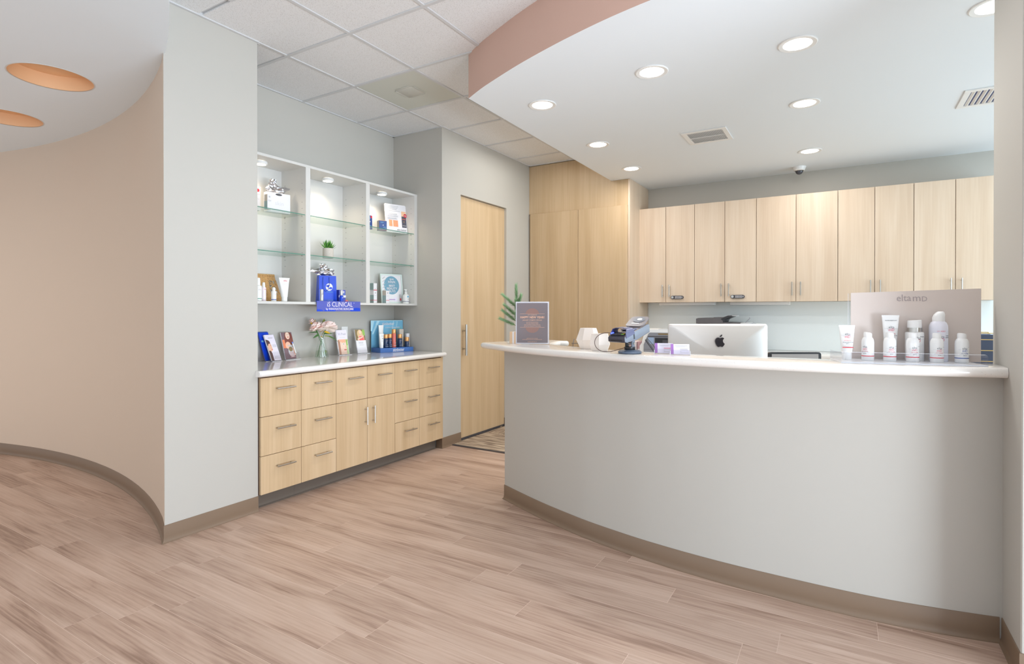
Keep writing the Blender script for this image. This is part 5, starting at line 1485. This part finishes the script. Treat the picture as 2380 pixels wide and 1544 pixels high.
# ---------------------------------------------------------------- tall cabinet and wall cabinets
YT = 5.905
t = thing('tall_cabinet', 'tall honey maple storage cabinet in the corner by the corridor', 'cabinet', (0, 0, 0))
G().box(XW + 0.001, -2.036, YT + 0.022, 6.579, 0.007, 2.490, WOODT).obj('body', t, smooth=0)
G().box(-2.056, -2.0355, YT + 0.004, 6.579, 0.007, ZS - 0.001, WOODU).obj('side_panel', t, smooth=0)
G().prism([(XW + 0.001, 2.496), (-2.057, 2.496), (-2.057, ZS - 0.001), (-2.2635, ZS - 0.001), (-2.2635, CE - 0.003), (XW + 0.001, CE - 0.003)], YT + 0.012, YT + 0.030, WOODT, 'xz').obj('filler_panel', t, smooth=0)
for a, b in ((-3.288, -2.6545), (-2.6505, -2.058)): G().box(a, b, YT - 0.008, YT + 0.012, 0.02, 2.493, WOODT, 0.0015, 1).obj('door', t)

UF = 6.25
dx = [-2.046, -1.733, -1.417, -1.102, -0.791, -0.423, -0.060, 0.241, 0.541, 0.842, 1.143]
labs = ['pale wall cabinet pair at the far left with a keypad lock', 'second wall cabinet pair from the left, with a keypad lock', 'wide pale wall cabinet pair in the middle of the row', 'pale wall cabinet pair above the left part of the brand board', 'pale wall cabinet pair at the right end by the pier']
for k in range(5):
    a, m_, b = dx[2 * k], dx[2 * k + 1], dx[2 * k + 2]
    t = thing('wall_cabinet', labs[k], 'cabinet', (0, 0, 0), group='wall cabinets on the staff back wall')
    G().box(a + 0.001, b - 0.001, UF + 0.022, 6.579, 1.418, 2.490, WOODU).obj('body', t, smooth=0)
    for x0, x1, hx in ((a, m_, m_ - 0.034), (m_, b, m_ + 0.043)):
        d = G().box(x0 + 0.0022, x1 - 0.0022, UF, UF + 0.020, 1.416, 2.492, WOODU, 0.0015, 1).obj('door', t)
        bar_h(G(), (hx, UF - 0.030, 1.476), (hx, UF - 0.030, 1.612), (0, -0.030, 0)).obj('handle', d)
        if k < 2 and x0 == m_:
            lk = G().prism(rrect(x0 + 0.062, x0 + 0.200, 1.453, 1.489, 0.0175, 5), UF - 0.020, UF, CHARC, 'xz')
            lk.prism(ell(x0 + 0.081, 1.471, 0.013, 0.013), UF - 0.026, UF - 0.020, STEEL, 'xz')
            for i in range(5):
                for j in range(2): lk.box(x0 + 0.112 + i * 0.014, x0 + 0.1195 + i * 0.014, UF - 0.0225, UF - 0.02, 1.460 + 0.013 * j, 1.4675 + 0.013 * j, PAPER)
            lk.box(x0 + 0.184, x0 + 0.188, UF - 0.0225, UF - 0.02, 1.464, 1.478, PAPER)
            lk.obj('keypad_lock', d)
for (x0, x1, lab) in ((-1.835, -1.225, 'slim white under-cabinet light above the white printer'), (-1.068, -0.485, 'slim white under-cabinet light above the dark scanner')):
    t = thing('under_cabinet_light', lab, 'lamp', (x0, 6.40, 1.4175), 0, group='under-cabinet lights')
    G().box(0, x1 - x0, -0.05, 0.05, -0.034, 0, WHITEP, 0.005).obj('housing', t)
    G().box(0.02, x1 - x0 - 0.02, -0.04, 0.04, -0.0365, -0.0345, LGREY).obj('diffuser', t, smooth=0)

# ---------------------------------------------------------------- ceiling fittings
DL = [(-1.843, 3.485, 'downlight nearest the salmon soffit corner'), (-1.015, 3.347, 'front downlight second from the salmon soffit corner'), (-0.225, 3.408, 'front downlight third from the salmon soffit corner'), (0.610, 3.470, 'downlight cut by the right wall at the top edge'), (-1.861, 4.564, 'middle downlight along the corridor edge of the soffit'), (-1.882, 5.512, 'downlight nearest the tall honey cabinet'), (-0.246, 4.406, 'downlight right of the small ceiling vent'), (-0.277, 5.745, 'downlight just in front of the dome camera')]
for x, y, lab in DL:
    t = thing('downlight', 'lit round recessed ' + lab, 'lamp', (x, y, ZS), group='recessed downlights in the white soffit')
    G().lathe([(0.070, -0.0002), (0.098, -0.0002), (0.099, -0.003), (0.094, -0.006), (0.073, -0.004), (0.070, -0.0005)], WHITEP, 40, capb=False, capt=False).obj('trim_ring', t)
    G().lathe([(0.0705, -0.0022), (0.045, -0.0045), (0.001, -0.0055)], LENS, 40, capb=False, capt=True).obj('lens', t)
    d = bpy.data.lights.new('downlight_glow', 'AREA'); d.shape = 'DISK'; d.size = 0.13; d.energy = 6.0; d.color = (1.0, 0.97, 0.93)
    l = bpy.data.objects.new('downlight_glow', d); COL.objects.link(l); l.parent = t; l.location = (0, 0, -0.012)


def vent(lab, x0, x1, y0_, y1_, n, along_x, m_slot):
    t = thing('air_vent', lab, 'vent', (0, 0, 0))
    f = G(); b = 0.038
    for a in ((x0, x1, y0_, y0_ + b), (x0, x1, y1_ - b, y1_), (x0, x0 + b, y0_ + b, y1_ - b), (x1 - b, x1, y0_ + b, y1_ - b)): f.box(*a, ZS - 0.008, ZS, WHITEP, 0.002, 1)
    f.obj('frame', t)
    G().box(x0 + b, x1 - b, y0_ + b, y1_ - b, ZS - 0.0008, ZS - 0.0002, m_slot).obj('backing', t, smooth=0)
    for k in range(n):
        u = (k + 0.5) / n
        if along_x:
            y = y0_ + b + u * (y1_ - y0_ - 2 * b); w = (y1_ - y0_ - 2 * b) / n * 0.30
            G().prism([(y - w, ZS - 0.001), (y - w * 0.4, ZS - 0.001), (y + w, ZS - 0.008), (y + w * 0.4, ZS - 0.008)], x0 + b, x1 - b, WHITEP, 'yz').obj('slat', t, smooth=0)
        else:
            x = x0 + b + u * (x1 - x0 - 2 * b); w = (x1 - x0 - 2 * b) / n * 0.30
            G().prism([(x - w, ZS - 0.001), (x - w * 0.4, ZS - 0.001), (x + w, ZS - 0.008), (x + w * 0.4, ZS - 0.008)], y0_ + b, y1_ - b, WHITEP, 'xz').obj('slat', t, smooth=0)
    return t


t = vent('square white ceiling vent with fine blades near the soffit centre', -1.163, -0.812, 4.630, 4.988, 22, False, LGREY)
G().box(-1.125, -0.85, 4.806, 4.812, ZS - 0.009, ZS - 0.0005, WHITEP).obj('cross_bar', t, smooth=0)
vent('white ceiling vent with dark slots cut off by the right wall', 0.680, 1.040, 4.699, 5.080, 9, False, pm('dark_blue_duct', (58, 66, 110), 0.6))
t = thing('dome_camera', 'small dome security camera on the soffit above the wall cabinets', 'camera', (-0.400, 6.330, ZS), 0)
G().lathe([(0.062, 0), (0.062, -0.006), (0.050, -0.036), (0.046, -0.040)], WHITEP, 30, capb=False, capt=True).obj('housing', t)
G().lathe([(0.036, -0.0402), (0.0355, -0.048), (0.030, -0.062), (0.018, -0.073), (0.004, -0.0765)], pm('smoked_dome', (70, 72, 80), 0.06), 28).obj('dome', t)
G().lathe([(0.045, -0.0402), (0.040, -0.043), (0.037, -0.0402)], STEEL, 28, capb=False, capt=False).obj('ring', t)

# exhaust panel lying in the ceiling grid
cxp, cyp = (tx[1] + tx[2]) / 2, (ty[7] + ty[8]) / 2
t = thing('exhaust_panel', 'smooth grey-green ceiling panel with a faint square exhaust grille', 'vent', (cxp, cyp, CE + 0.004))
PANM = pm('grey_green_panel', (204, 206, 197), 0.5)
G().box(-0.294, 0.294, -0.2945, 0.2945, 0, 0.012, PANM, 0.002, 1).obj('panel', t, smooth=0)
PAN2 = pm('grey_taupe_grille', (198, 198, 190), 0.5)
G().box(-0.085, 0.085, -0.085, 0.085, -0.0035, -0.0002, PAN2, 0.0015).obj('grille_plate', t)
for s_ in (-1, 1):
    G().box(0.094 * s_ - 0.007, 0.094 * s_ + 0.007, -0.07, 0.07, -0.004, -0.0002, PAN2, 0.002).obj('grille_rail', t)
    G().box(-0.07, 0.07, 0.094 * s_ - 0.007, 0.094 * s_ + 0.007, -0.004, -0.0002, PAN2, 0.002).obj('grille_rail', t)
